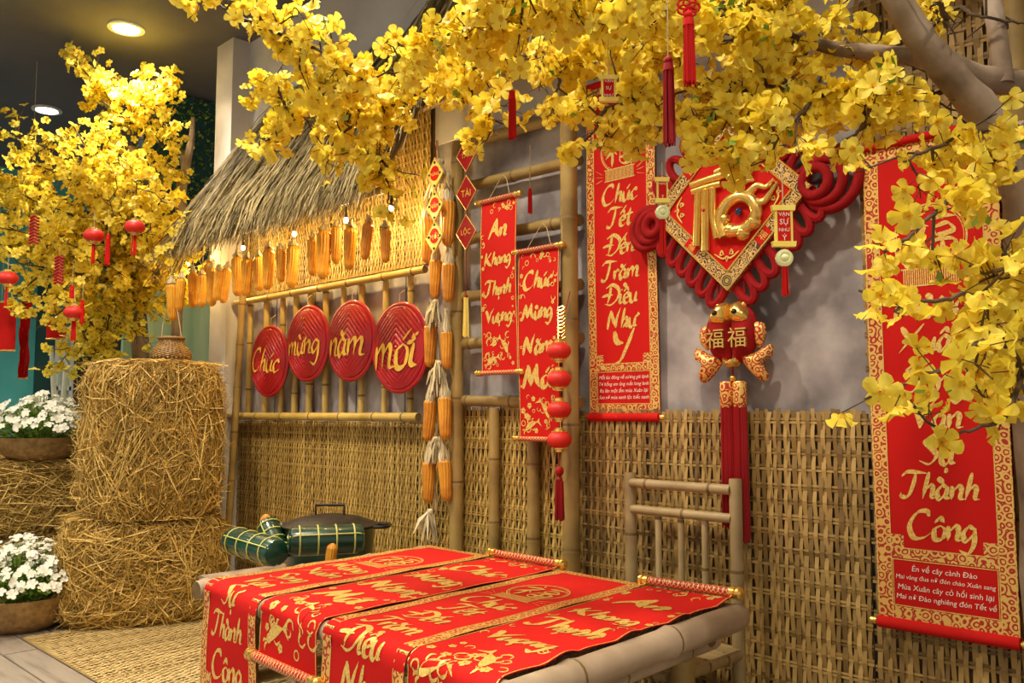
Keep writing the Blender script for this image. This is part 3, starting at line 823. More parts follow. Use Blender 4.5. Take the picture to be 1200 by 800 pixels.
def put_carp(mb, fmap, cu, cv, s, flip=1, rot=0.5):
    c, sn = math.cos(rot), math.sin(rot)
    def tr(a, b): a *= flip; return (cu + (a*c-b*sn)*s, cv + (a*sn+b*c)*s)
    out = [(-1,.02),(-.75,.22),(-.3,.32),(.2,.25),(.55,.1),(.72,.05),(1.1,.42),(1.0,.0),(1.1,-.4),(.7,-.07),(.5,-.09),(.1,-.22),(-.4,-.25),(-.8,-.13)]
    P = catmull([Vector((*tr(a, b + .25*a*a), 0)) for a, b in out+out[:1]], 3)[:-1]
    mb.add([fmap(p.x, p.y, .0012) for p in P], [tuple(range(len(P)))])
    for st in ([(-.3,.36),(-.05,.62),(.3,.55)], [(-.45,-.22),(-.3,-.5),(-.05,-.5)], [(.15,-.18),(.25,-.36),(.45,-.36)], [(-.98,.3),(-1.2,.36),(-1.3,.6)], [(-.98,.2),(-1.22,.12),(-1.36,.2)]):
        put_strokes(mb, [[tr(a, b) for a, b in st]], .15*s, fmap, .0013)

def frame_strip(mb, fmap, u0, u1, v0, v1, off, nu=2, nv=60):
    mb.grid([[fmap(u0+(u1-u0)*j/nu, v0+(v1-v0)*i/nv, off) for j in range(nu+1)] for i in range(nv+1)])

def dress_big(t, fmap, W, L, words, poem):
    """parts of a bordered scroll, u in [-W/2,W/2], v in [0,L] downwards"""
    bw = W*.115; h = W/2
    mb = MB()
    for sx in (-1, 1): frame_strip(mb, fmap, min(sx*h, sx*(h-bw)), max(sx*h, sx*(h-bw)), 0, L, .0009)
    frame_strip(mb, fmap, -h+bw, h-bw, 0, bw*.9, .0009, 8, 4)
    frame_strip(mb, fmap, -h+bw, h-bw, L*.852, L*.873, .0009, 8, 4)
    frame_strip(mb, fmap, -h+bw, h-bw, L*.972, L, .0009, 8, 4)
    for sx in (-1, 1):
        cx = sx*(h-bw-W*.05); frame_strip(mb, fmap, cx-W*.05, cx+W*.05, L*.825, L*.853, .0009, 2, 3)
    part('border', mb, 'brocade', t)
    mb = MB()
    for sx in (-1, 1):
        for e in (h-.003, h-bw): frame_strip(mb, fmap, sx*e-.0014, sx*e+.0014, 0, L, .0014, 1, 60)
    for v in (bw*.9, L*.852, L*.876, L*.970):
        frame_strip(mb, fmap, -h+bw, h-bw, v-.0013, v+.0013, .0014, 10, 1)
    for sx in (-1, 1):
        frame_strip(mb, fmap, sx*(h-bw-W*.012)-.001, sx*(h-bw-W*.012)+.001, L*.876, L*.97, .0014, 1, 8)
    part('border_line', mb, 'gold_print', t)
    # round emblem over a fluted foot
    mb = MB(); cv = L*.212; r = W*.27
    put_strokes(mb, [[(math.cos(PI*.66+q*.32)*r, cv+math.sin(PI*.66+q*.32)*r) for q in range(17)]], W*.014, fmap, .0012, taper=False, lo=1, sub=3)
    put_strokes(mb, [[(math.cos(PI*.66+q*.32)*r*.93, cv+math.sin(PI*.66+q*.32)*r*.93) for q in range(17)]], W*.006, fmap, .0012, taper=False, lo=1, sub=3)
    for q in range(26):
        u = -W*.2 + q*W*.016; frame_strip(mb, fmap, u-W*.0045, u+W*.0045, cv+r*.86, cv+r*1.32, .0012, 1, 2)
    for dv in (.84, 1.34): frame_strip(mb, fmap, -W*.22, W*.22, cv+r*dv-.002, cv+r*dv+.002, .0013, 6, 1)
    for sx in (-1, 1):
        for q in range(3): put_strokes(mb, [[(sx*W*(.25), cv+r*(1.0+.12*q)), (sx*W*.36, cv+r*(.75+.3*q))]], W*.008, fmap, .0012)
    s = r
    put_strokes(mb, [[(a*s, cv+b*s) for a, b in st] for st in
        ([(-.75,-.3),(-.3,-.42),(.0,-.35)], [(-.35,-.75),(-.25,-.6)], [(-.1,-.35),(-.4,.05),(-.75,.35)], [(-.38,.0),(-.36,.4),(-.4,.75)], [(-.3,.05),(-.12,.25)],
         [(.05,-.55),(.4,-.6),(.75,-.55)], [(.15,-.3),(.5,-.38),(.65,-.15),(.2,-.08),(.15,-.3)], [(.05,.12),(.35,.05),(.7,.15),(.6,.6),(.3,.7),(.05,.55),(.05,.12)], [(.05,.38),(.6,.36)], [(.36,.1),(.34,.66)])], .17*s, fmap, .0013)
    part('emblem', mb, 'gold_print', t)
    for i, wd in enumerate(words):
        f = (.348, .42, .502, .578, .65, .722, .802)[i]
        mb = MB(); put_word(mb, wd, 0, L*f, W*.56, fmap, maxh=L*.058 if len(wd) > 1 else L*.092, bold=.22, rise=.03)
        part('lettering', mb, 'gold_print', t, label='brushed gold word ' + wd)
    mb = MB()
    for i, ln in enumerate(poem):
        put_text(mb, ln, 0, L*(.892+.0195*i), .0585*W, fmap, maxw=W*.71)
    part('verse', mb, 'white_print', t, label='four short lines of pale verse')

def dress_small(t, fmap, W, L, words, seed, cap, fr):
    mb = MB(); h = W/2
    for sx in (-1, 1): frame_strip(mb, fmap, sx*(h-.003)-.0014, sx*(h-.003)+.0014, 0, L, .0012, 1, 50)
    part('border_line', mb, 'gold_print', t)
    for i, wd in enumerate(words):
        mb = MB(); put_word(mb, wd, 0, L*fr[i], W*.74, fmap, maxh=cap, bold=.28, rise=.05)
        part('lettering', mb, 'gold_print', t, label='brushed gold word ' + wd)
    mb = MB()
    put_carp(mb, fmap, W*.14, L*.845, W*.2, -1, .9); put_carp(mb, fmap, -W*.2, L*.93, W*.19, 1, -.4)
    put_ornaments(mb, fmap, -h*.85, h*.85, L*.78, L*.97, 22, seed, W*.06)
    put_ornaments(mb, fmap, -h*.85, h*.85, L*.02, L*.07, 12, seed+1, W*.05)
    for sx in (-1, 1): put_ornaments(mb, fmap, sx*h*.7, sx*h*.9, L*.08, L*.75, 10, seed+2+sx, W*.045)
    part('carp_print', mb, 'gold_print', t, kind='stuff')

def rod(t, a, b, r, knob, wrap='rod_wrap'):
    a = Vector(a); b = Vector(b); d = (b-a).normalized()
    mb = MB(); mb.tube([a, b], r, 12); part('rod', mb, wrap, t)
    for e, s in ((a, -1), (b, 1)):
        mb = MB(); q = [e + d*s*x for x in (-.016, -.015, .0, .001, .006, .007, .016, .022, .024)]
        mb.tube(q, [r*1.05, r*1.25, r*1.25, r*1.0, r*1.0, r*1.35, r*1.35, r*.9, r*.3], 12); part('rod_knob', mb, knob, t)

def wall_scroll(label, xl, xr, ztop, zbot, y, big, words, poem=None, seed=0, cap=.09, fr=None):
    W = xr-xl; L = ztop-zbot; cx = (xl+xr)/2
    t = thing('calligraphy_scroll', label, 'scroll', (cx, y, zbot))
    bow = lambda v: .006*math.sin(v/L*PI*1.5)
    fm = lambda u, v, o: (cx+u, y-o-bow(v), ztop-v)
    mb = MB(); mb.grid([[fm(-W/2+W*j/6, L*i/40, 0) for j in range(7)] for i in range(41)])
    mb.grid([[fm(-W/2+W*j/6, L*i/40, -.0015) for j in range(6, -1, -1)] for i in range(41)])
    part('silk', mb, 'red_silk', t)
    if big: dress_big(t, fm, W, L, words, poem)
    else: dress_small(t, fm, W, L, words, seed, cap, fr)
    r = .012
    rod(t, (cx-W/2-.008, y-.004, ztop+.006), (cx+W/2+.008, y-.004, ztop+.006), r*(1 if big else .85), 'gold_metal', 'red_silk' if big else 'rod_wrap')
    if big:
        mb = MB(); mb.tube([fm(-W/2, L+.012, .002), fm(W/2, L+.012, .002)], .0165, 14); part('bottom_roll', mb, 'red_silk', t)
        for s in (-1, 1):
            mb = MB(); mb.tube([fm(s*(W/2+x), L+.012, .002) for x in (-.002, .004, .005, .022, .026)], [.006, .006, .0105, .0105, .004], 12); part('rod_knob', mb, 'gold_metal', t)
    else:
        rod(t, fm(-W/2-.012, L+.008, .004), fm(W/2+.012, L+.008, .004), r*.8, 'gold_metal')
        mb = MB(); mb.tube([fm(-W*.3, -.01, 0), fm(-W*.1, -.09, -.02), fm(.0, -.11, -.02), fm(W*.1, -.09, -.02), fm(W*.3, -.01, 0)], .0015, 5); part('hanging_string', mb, 'twine', t)
    return t
sy = -.035
xl, xr = onY(689, 300, sy).x, onY(770, 300, sy).x
S3 = wall_scroll('tall red and gold scroll reading Chúc Tết Đến beside the frame post', xl, xr, onY(730, 92, sy).z, onY(730, 485, sy).z, sy, True,
                 ['Chúc', 'Tết', 'Đến', 'Trăm', 'Điều', 'Như', 'Ý'], POEM_L)
sy = -.075
xl, xr = onY(1021, 480, sy).x, onY(1183, 480, sy).x
S4 = wall_scroll('tall red and gold scroll reading Vạn Sự Thành Công beside the trunk', xl, xr, onY(1095, 160, sy).z, onY(1095, 733, sy).z, sy, True,
                 ['Mừng', 'Xuân', 'Sang', 'Vạn', 'Sự', 'Thành', 'Công'], POEM_R)
sy = -.145
wall_scroll('small red scroll reading An Khang Thịnh Vượng tied to the bamboo frame', onY(564, 330, sy).x, onY(606, 330, sy).x, onY(586, 234, sy).z, onY(586, 434, sy).z, sy, False,
            ['An', 'Khang', 'Thịnh', 'Vượng'], seed=5, cap=.08, fr=(.17, .345, .52, .68))
sy = -.14
wall_scroll('small red scroll reading Chúc Mừng Năm Mới beside the lantern string', onY(608, 400, sy).x, onY(656, 400, sy).x, onY(632, 293, sy).z, onY(632, 512, sy).z, sy, False,
            ['Chúc', 'Mừng', 'Năm', 'Mới'], seed=9, cap=.1, fr=(.16, .33, .51, .68))

# ================================================================== BAMBOO TABLE
TA = Vector((-2.684, -1.274, 0)); TL, TD, TH = 1.43, .93, .57
tx = Vector((math.cos(math.radians(-3)), math.sin(math.radians(-3)), 0))
ty = Vector((-math.sin(math.radians(3)), math.cos(math.radians(3)), 0))
def TP(u, v, z): q = TA + tx*u + ty*v; return Vector((q.x, q.y, z))
t = thing('bamboo_table', 'low bamboo slat table laid with four red scrolls', 'table', TP(TL/2, TD/2, 0))
bamboo_part('edge_pole', TP(-.035, .0, TH-.028), TP(TL+.02, .0, TH-.028), .028, t, 'bamboo_grey', n=16)
bamboo_part('edge_pole', TP(-.02, TD, TH-.028), TP(TL+.02, TD, TH-.028), .028, t, 'bamboo_grey', n=16)
bamboo_part('edge_pole', TP(.0, -.04, TH-.03), TP(.0, TD+.04, TH-.03), .03, t, 'bamboo_grey', n=16)
bamboo_part('edge_pole', TP(TL+.01, -.06, TH-.035), TP(TL+.01, TD+.02, TH-.035), .037, t, 'bamboo_grey', n=18, node=.42)
mbs = MB(); Ls = TL-.06; bamboo(mbs, (0,0,0), (Ls,0,0), .0135, node=.4, ph=.3, n=8); sm = mbs.mesh('slat', ['bamboo_grey', 'bamboo_node'])
rot = Matrix.Rotation(math.radians(-3), 4, 'Z')
for i in range(29):
    q = TP(.03, .045 + i*.030, TH-.016) - ORG[t]
    inst('slat', sm, Matrix.Translation(q) @ rot, t)
for u in (.1, TL-.12):
    for v in (.1, TD-.08): bamboo_part('leg', TP(u, v, 0), TP(u, v, TH-.03), .034, t, 'bamboo_old', n=14)
for v in (.1, TD-.08):
    bamboo_part('stretcher', TP(.06, v, .2), TP(TL-.08, v, .2), .022, t, 'bamboo_old'); bamboo_part('apron', TP(.02, v, TH-.085), TP(TL-.02, v, TH-.085), .022, t, 'bamboo_old')
for u in (.1, TL-.12):
    bamboo_part('stretcher', TP(u, .06, .26), TP(u, TD-.04, .26), .022, t, 'bamboo_old'); bamboo_part('apron', TP(u+.07, .02, TH-.1), TP(u+.07, TD-.02, TH-.1), .026, t, 'bamboo_grey')

# ================================================================== SCROLLS LAID ON THE TABLE
def runner(label, u0, u1, L, far, big, words, poem=None, seed=0, rods=(), wav=0.0):
    W = u1-u0; uc = (u0+u1)/2; zt_ = TH + .006; Rb = .032; vf = TD + .0 - far     # v at which it reaches the front edge
    arc = Rb*PI/2
    def fm(u, v, o):
        wv = wav*(.5+.5*u/(W/2))*math.sin(v*26+1.0)*(1 if v < vf else 0) + .0025*math.sin(v*17+u*9)
        ws = u + wav*.8*math.sin(v*26+.3)*(max(0, u)/(W/2))
        if v < vf: p = TP(uc+ws, TD-far-v, zt_+max(0, wv)+o); return p
        s = v-vf
        if s < arc:
            a = s/Rb; return TP(uc+ws, -(Rb+o)*math.sin(a), zt_-Rb+(Rb+o)*math.cos(a))
        s -= arc
        return TP(uc+ws, -(Rb+o) - .004*math.sin(s*14+u*8), zt_-Rb-s)
    t = thing('table_scroll', label, 'scroll', TP(uc, TD/2, zt_))
    mb = MB(); nv = 110
    mb.grid([[fm(-W/2+W*j/14, L*i/nv, 0) for j in range(15)] for i in range(nv+1)])
    mb.grid([[fm(-W/2+W*j/14, L*i/nv, -.0012) for j in range(14, -1, -1)] for i in range(nv+1)])
    part('silk', mb, 'red_silk', t)
    if big: dress_big(t, fm, W, L, words, poem)
    else:
        dress_small(t, fm, W, L, words, seed, .12, (.2, .38, .54, .7))
    for v in rods:
        e = .014
        a = fm(-W/2-.012, v, e); b = fm(W/2+.012, v, e); rod(t, a, b, .0135, 'gold_metal')
    return t
WL = ['Chúc', 'Tết', 'Đến', 'Trăm', 'Điều', 'Như', 'Ý']; WR = ['Mừng', 'Xuân', 'Sang', 'Vạn', 'Sự', 'Thành', 'Công']
runner('gold-bordered red scroll reading Thành Công hanging off the table corner', .04, .405, 1.47, .0, True, WR, POEM_R)
runner('plain-edged red scroll with carp between two bordered scrolls on the table', .425, .745, 1.09, .0, False, ['Chúc', 'Mừng', 'Năm', 'Mới'], seed=21, rods=(-.008, 1.098))
runner('gold-bordered red scroll reading Chúc Tết in the middle of the table', .765, 1.125, 1.47, .0, True, WL, POEM_L)
runner('wavy plain-edged red scroll beside the thick end pole of the table', 1.13, 1.425, 1.03, .0, False, ['An', 'Khang', 'Thịnh', 'Vượng'], seed=33, rods=(-.01, 1.04), wav=.010)

# ================================================================== CANE CHAIR
cx0, cx1, cyb, cyf, sh, bh = -1.877, -1.463, -.12, -.47, .36, .875
t = thing('cane_chair', 'bamboo chair with open cane back against the woven wall', 'chair', ((cx0+cx1)/2, (cyb+cyf)/2, 0))
for x in (cx0, cx1):
    bamboo_part('leg', (x, cyb, 0), (x, cyb, bh+.015), .021, t, 'chair_cane', n=14, node=.5)
    bamboo_part('leg', (x, cyf, 0), (x, cyf, sh-.01), .021, t, 'chair_cane', n=14, node=.5)
zs = [bh-.02, bh-.11]
bamboo_part('back_rail', (cx0+.012, cyb-.012, zs[0]), (cx1-.01, cyb-.012, zs[0]), .0165, t, 'chair_cane')
bamboo_part('back_rail', (cx0+.012, cyb-.008, zs[1]), (cx1-.01, cyb-.008, zs[1]), .0155, t, 'chair_cane')
for i in range(3):
    x = cx0 + (cx1-cx0)*(.28+.22*i); bamboo_part('back_slat', (x, cyb, sh+.02), (x, cyb, zs[1]), .0115, t, 'chair_cane', n=10)
bamboo_part('back_rail', (cx0+.012, cyb-.008, sh+.06), (cx1-.01, cyb-.008, sh+.06), .013, t, 'chair_cane')
for x in (cx0, cx1): bamboo_part('seat_rail', (x, cyb, sh-.012), (x, cyf-.02, sh-.012), .02, t, 'chair_cane', node=.12)
for y in (cyb+.0, cyf): bamboo_part('seat_rail', (cx0, y, sh-.014), (cx1, y, sh-.014), .018, t, 'chair_cane')
for i in range(9):
    y = cyf + .012 + (cyb-cyf-.024)*i/8
    mb = MB(); mb.box((cx0-.015, y-.0195, sh-.002), (cx1+.015, y+.0195, sh+.008)); part('seat_slat', mb, 'chair_cane', t, False)
for x in (cx0, cx1): bamboo_part('stretcher', (x, cyb, .14), (x, cyf, .14), .014, t, 'chair_cane')
bamboo_part('stretcher', (cx0, cyf, .17), (cx1, cyf, .17), .014, t, 'chair_cane')
# low bench under the table's end
bx0, bx1, by0, by1, bz = -2.36, -1.98, -.62, -.26, .34
t = thing('cane_stool', 'low bamboo stool tucked under the table beside the chair', 'stool', ((bx0+bx1)/2, (by0+by1)/2, 0))
for x in (bx0, bx1):
    for y in (by0, by1): bamboo_part('leg', (x, y, 0), (x, y, bz-.01), .02, t, 'chair_cane')
    bamboo_part('seat_rail', (x, by0-.02, bz-.012), (x, by1+.02, bz-.012), .02, t, 'chair_cane')
for i in range(9):
    y = by0 + .012 + (by1-by0-.024)*i/8
    mb = MB(); mb.box((bx0-.015, y-.0195, bz-.002), (bx1+.015, y+.0195, bz+.008)); part('seat_slat', mb, 'chair_cane', t, False)

# ================================================================== COOKING POT AND LEAF-WRAPPED CAKES
pc = onY(386, 640, -.42); pz = .40
lidz = dep(390, 617, (Vector((pc.x, pc.y, 0))-CAM).dot(FWD)).z
t = thing('pot_stand', 'dark wooden stand under the black pot behind the table', 'stand', (pc.x, pc.y, 0))
mb = MB(); mb.box((pc.x-.36, pc.y-.42, pz-.03), (pc.x+.42, pc.y+.24, pz)); part('top', mb, 'bark', t, False)
for sx in (-.32, .38):
    for sy_ in (-.38, .2):
        mb = MB(); mb.box((pc.x+sx-.02, pc.y+sy_-.02, 0), (pc.x+sx+.02, pc.y+sy_+.02, pz-.03)); part('leg', mb, 'bark', t, False)
t = thing('cooking_pot', 'black iron pot with domed lid behind the table', 'pot', (pc.x, pc.y, pz))
hh = lidz-pz; pr = .192
e1 = Vector((.72, .69, 0))
mb = MB(); mb.lathe([(pr*.8, pz), (pr*.95, pz+.03), (pr, pz+hh*.6), (pr*1.02, lidz-.012), (pr*1.05, lidz-.006), (pr*1.02, lidz)], (pc.x, pc.y, 0), 36); part('body', mb, 'leaf_wrap', t)
mb = MB(); mb.lathe([(pr*1.08, lidz), (pr*1.1, lidz+.006), (pr*.95, lidz+.016), (pr*.7, lidz+.034), (pr*.35, lidz+.046), (.01, lidz+.05)], (pc.x, pc.y, 0), 36)
lid = part('lid', mb, 'black_iron', t)
c = Vector((pc.x, pc.y, lidz)); a = c - e1*.062; b = c + e1*.062
mb = MB(); mb.tube([a+Vector((0,0,.04)), a+Vector((0,0,.088)), b+Vector((0,0,.088)), b+Vector((0,0,.04))], .007, 8); part('lid_handle', mb, 'black_iron', lid)
for s in (-1, 1):
    c2 = c + e1*s*pr*1.05; mb = MB(); side = Vector((-e1.y, e1.x, 0))
    mb.tube(catmull([c2+side*.06, c2+e1*s*.05+side*.05, c2+e1*s*.062, c2+e1*s*.05-side*.05, c2-side*.06], 5), .008, 8); part('side_handle', mb, 'black_iron', t)
def cake(a, b, r, label):
    a = Vector(a); b = Vector(b); d = (b-a).normalized(); L = (b-a).length
    t = thing('leaf_wrapped_cake', label, 'rice cake', a.lerp(b, .5), 'leaf-wrapped rice cakes by the pot')
    mb = MB(); mb.tube([a, a+d*.008, a+d*.03, b-d*.03, b-d*.008, b], [r*.7, r*.93, r, r, r*.93, r*.7], 10, flat=.92); part('leaf_wrapper', mb, 'leaf_wrap', t)
    u = d.cross(Vector((0,0,1))).normalized(); v = u.cross(d)
    for k in range(4):
        c = a + d*L*(.14+.24*k); mb = MB(); mb.tube([c+(u*math.cos(q*PI/8)+v*math.sin(q*PI/8)*.92)*(r+.001) for q in range(16)], .0035, 6, closed=True); part('tie', mb, 'wrap_tie', t)
    for k in range(3):
        an = .5 + k*2*PI/3; o_ = (u*math.cos(an)+v*math.sin(an)*.92)
        mb = MB(); mb.tube([a+o_*r*.3-d*.003, a+d*.004+o_*r*.8, a+d*.03+o_*(r+.001), b-d*.03+o_*(r+.001), b-d*.004+o_*r*.8], .003, 6); part('tie', mb, 'wrap_tie', t)
dd = (pc-CAM).dot(FWD)
cake(dep(338, 634, dd-.36), dep(426, 630, dd-.27), .062, 'dark green leaf-wrapped cake lying along the pot front')
cake(dep(272, 632, dd-.16), dep(326, 648, dd-.40), .06, 'dark green leaf-wrapped cake sloping down beside the hay')
cake(dep(313, 612, dd-.02), dep(330, 650, dd-.14), .05, 'dark green leaf-wrapped cake standing between its fellow and the pot')
corn(dep(312, 602, dd-.0), .17, 'single corn cob standing up behind the leaf-wrapped cakes', None, 2, (.05, .15, 0))
corn(dep(390, 635, dd-.36), .16, 'single corn cob poking up before the black pot', None, 2, (-.05, .12, 0))

# ================================================================== HAY
def bale(label, c, hx, hy, hz, ang, count, round_, seed):
    """c = centre of the base; superelliptic body wrapped in loose straw"""
    rr = random.Random(seed); c = Vector(c); ca, sa = math.cos(ang), math.sin(ang)
    t = thing('hay_bale', label, 'hay bale', c)
    def surf(a, h):                         # h in -1..1 along height
        e = round_; k = (abs(math.cos(a))**e + abs(math.sin(a))**e)**(-1/e)
        sq = (1-abs(h)**8*.16) if abs(h) < 1 else .84
        x = math.cos(a)*k*hx*sq; y = math.sin(a)*k*hy*sq
        w_ = 1+.05*mnoise.noise(Vector((a*1.3+seed, h*1.7, seed)))
        return Vector((c.x+(x*ca-y*sa)*w_, c.y+(x*sa+y*ca)*w_, c.z+hz*(1+h)))
    mb = MB(); nA, nH = 48, 22; vs = []; fs = []
    for i in range(nH+1):
        h = -1+2*i/nH
        for j in range(nA): vs.append(surf(2*PI*j/nA, h))
    for i in range(nH):
        for j in range(nA): fs.append((i*nA+j, i*nA+(j+1)%nA, (i+1)*nA+(j+1)%nA, (i+1)*nA+j))
    fs.append(tuple(range(nA))[::-1]); fs.append(tuple(nH*nA+j for j in range(nA)))
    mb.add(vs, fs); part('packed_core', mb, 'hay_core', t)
    mb = MB()
    for i in range(count):
        a = rr.uniform(0, 2*PI); da = rr.gauss(0, .42); h = rr.uniform(-1, 1); dh = rr.gauss(0, .3)
        n = 4; pts = []; ctr = Vector((c.x, c.y, 0))
        lift = rr.uniform(.0, .04); cur = rr.gauss(0, .12)
        if rr.random() < .16 and h > .2:      # straw on the top face
            r_ = rr.random()**.5; p0 = surf(a, 1); q0 = Vector((c.x, c.y, p0.z)).lerp(p0, r_*1.02)
            d = Vector((rr.gauss(0, 1), rr.gauss(0, 1), 0)).normalized()*rr.uniform(.05, .16)
            pts = [q0-d+Vector((0,0,.004)), q0+Vector((0,0,rr.uniform(.008, .03))), q0+d+Vector((0,0,rr.uniform(-.005, .02)))]
        else:
            for q in range(n+1):
                s = q/n-.5; hv = max(-1.02, min(1.02, h+dh*s*2+cur*(s*s*4)))
                p = surf(a+da*s, hv); o_ = (p-ctr); o_.z = 0; o_.normalize()
                p = p + o_*(lift*(1 - .3*abs(s)) + (rr.uniform(.0, .16)*max(0, s) if rr.random() < .22 else 0)); p.z = max(.003, p.z); pts.append(p)
        d = pts[-1]-pts[0]
        if d.length < .02: continue
        sv = d.cross(Vector((rr.uniform(-1,1), rr.uniform(-1,1), rr.uniform(-1,1))))
        if sv.length < 1e-4: continue
        wv = rr.uniform(.0014, .0036)
        mb.ribbon(pts, [wv]*(len(pts)-1)+[wv*.4], sv.normalized())
    part('loose_straw', mb, 'hay', t, False, kind='stuff')
    return t
AZ = math.atan2(.925, .38)
hc = Vector((-4.80, -.60, 0))
bale('wide hay bale on the floor mat carrying the tall one', hc, .38, .27, .275, AZ, 9000, 3.0, 3)
ht = Vector((-4.76, -.59, .555))
bale('tall round hay bale stacked under the small wicker jar', ht, .315, .28, .40, AZ, 10500, 2.8, 8)
lc = dep(38, 500, 5.25)
bale('hay bale on the floor behind the white flower bowl', (lc.x, lc.y, 0), .42, .3, .2, AZ, 2500, 3.0, 14)
bale('hay bale topped by the white flower bowl', (lc.x, lc.y, .41), .43, .31, .205, AZ, 4200, 3.0, 17)

# small wicker jar on the tall bale
jc = dep(200, 430, 4.82); jz = 1.365
t = thing('wicker_jar', 'small brown wicker jar with a neck on the tall hay bale', 'basket', (jc.x, jc.y, jz))
def jr(h): return .105*(1-.55*max(0, (h-.55)/.45)**1.0*1.0) if h > .55 else .085+.02*math.sin(h/.55*PI*.8)*1.0
mb = MB(); H = .145; nu, nv = 60, 26; vs = []; fs = []
for i in range(nv+1):
    h = i/nv; r0 = [.082, .1, .108, .106, .095, .075, .064, .066][min(7, int(h*7))]; r1 = [.082, .1, .108, .106, .095, .075, .064, .066][min(7, int(h*7)+1)]
    r = r0+(r1-r0)*(h*7-int(h*7))
    for j in range(nu):
        rr_ = r + .003*(1 if (i+j//2) % 2 else -1)
        vs.append((jc.x+math.cos(2*PI*j/nu)*rr_, jc.y+math.sin(2*PI*j/nu)*rr_, jz+H*h))
for i in range(nv):
    for j in range(nu): fs.append((i*nu+j, i*nu+(j+1)%nu, (i+1)*nu+(j+1)%nu, (i+1)*nu+j))
fs.append(tuple(range(nu))[::-1]); mb.add(vs, fs); part('woven_body', mb, 'wicker', t)
mb = MB(); mb.tube([(jc.x+math.cos(q*PI/14)*.068, jc.y+math.sin(q*PI/14)*.068, jz+H) for q in range(28)], .007, 8, closed=True); part('rim', mb, 'basket_brown', t)
mb = MB(); mb.tube(catmull([(jc.x-.06, jc.y-.03, jz+H), (jc.x-.05, jc.y-.02, jz+H+.12), (jc.x+.02, jc.y+.01, jz+H+.17), (jc.x+.06, jc.y+.03, jz+H)], 6), .003, 6); part('handle', mb, 'twine', t)

# ================================================================== WHITE FLOWERS
def flower_mesh(name, r, n, cup, pm, cm, seed, wide=.55, centre=.2, core=.24):
    """open blossom, facing +z, rounded petals with notches between; second material at the heart"""
    rr = random.Random(seed); mb = MB()
    for j in range(n):
        a = 2*PI*j/n + rr.uniform(-.1, .1); L = r*rr.uniform(.9, 1.08); w_ = L*wide*rr.uniform(.92, 1.08); tw_ = rr.uniform(-.12, .12)
        def pt(s, u):
            rad = L*s; h = cup*L*math.sin(min(1.0, s)*1.9)*.9 + .22*L*u*u*(1 if s > .3 else .3) + tw_*L*u*s
            x, y = rad, u*w_
            return (x*math.cos(a)-y*math.sin(a), x*math.sin(a)+y*math.cos(a), h + .006*(j % 3)*r)
        vs = []
        for s, k in ((.04, .1), (core, .5), (.72, 1.0), (1.0, .58)):
            for u in (-k, 0, k): vs.append(pt(s + (.06 if u == 0 and s > .9 else 0), u))
        mb.cur = 1; mb.add(vs[:6], [(0, 1, 4, 3), (1, 2, 5, 4)])
        mb.cur = 0; mb.add(vs[3:], [(i*3+q, i*3+q+1, (i+1)*3+q+1, (i+1)*3+q) for i in range(2) for q in range(2)])
    mb.cur = 1
    for j in range(5):
        a = j*2*PI/5+.2; c0 = r*centre
        mb.add([(math.cos(a)*c0, math.sin(a)*c0, r*.05), (math.cos(a+1.26)*c0, math.sin(a+1.26)*c0, r*.05), (0, 0, r*(.18+cup*.25))], [(0, 1, 2)])
    return mb
WF = [flower_mesh('blossom', .024, 5, .22, 'w', 'c', i, .42, .12, .16).mesh('blossom', ['white_petal', 'pale_heart']) for i in range(2)]
def face_matrix(p, d, s, roll):
    q = Vector(d).normalized().to_track_quat('Z', 'Y').to_matrix().to_4x4()
    return Matrix.Translation(p) @ q @ Matrix.Rotation(roll, 4, 'Z') @ Matrix.Scale(s, 4)
def flower_bowl(label, c, br, bh_, spread, tall, n):
    t = thing('flower_bowl', label, 'flowers', c)
    c = Vector(c)
    mb = MB(); mb.lathe([(br*.62, c.z), (br*.85, c.z+bh_*.3), (br, c.z+bh_*.85), (br*1.04, c.z+bh_), (br*.97, c.z+bh_), (br*.9, c.z+bh_*.8)], (c.x, c.y, 0), 32); part('bowl', mb, 'basket_brown', t)
    mb = MB(); lf = MB()
    heads = []
    for i in range(n):
        a = R.uniform(0, 2*PI); r_ = R.random()**.55*spread; h = bh_ + tall*(1-(r_/spread)**2*.75)*R.uniform(.65, 1.05)
        p = c + Vector((math.cos(a)*r_, math.sin(a)*r_, h)); heads.append(p)
        b0 = c + Vector((math.cos(a)*br*.5*r_/spread, math.sin(a)*br*.5*r_/spread, bh_*.7))
        mb.tube([b0, b0.lerp(p, .5)+Vector((0,0,.02)), p-Vector((0,0,.004))], .0018, 4, cap=False)
        d = (p-c-Vector((0,0,bh_*.4))).normalized()+Vector((R.uniform(-.5,.5), R.uniform(-.9,.2), R.uniform(-.2,.6)))
        inst('blossom', WF[i % 2], face_matrix(p-c, d, R.uniform(.8, 1.25), R.uniform(0, 6)), t)
        for q in range(4):
            lp = b0.lerp(p, R.uniform(.35, .9)); ld = Vector((R.gauss(0,1), R.gauss(0,1), R.uniform(-.2, .7))).normalized()*R.uniform(.03, .06); s_ = ld.cross(Vector((0,0,1))).normalized()*.011
            lf.add([lp, lp+ld*.5+s_, lp+ld, lp+ld*.5-s_], [(0,1,2,3)])
    part('stems', mb, 'leaf', t, kind='stuff'); part('leaves', lf, 'leaf', t, False, kind='stuff')
fb = dep(48, 535, 5.12); flower_bowl('bowl of white blossoms on the hay bale beside the tall stack', (fb.x, fb.y, .825), .25, .13, .36, .25, 240)
fb = onZ(24, 735, 0); flower_bowl('bowl of white blossoms on the plank floor before the hay', (fb.x, fb.y, .0), .25, .17, .32, .28, 240)

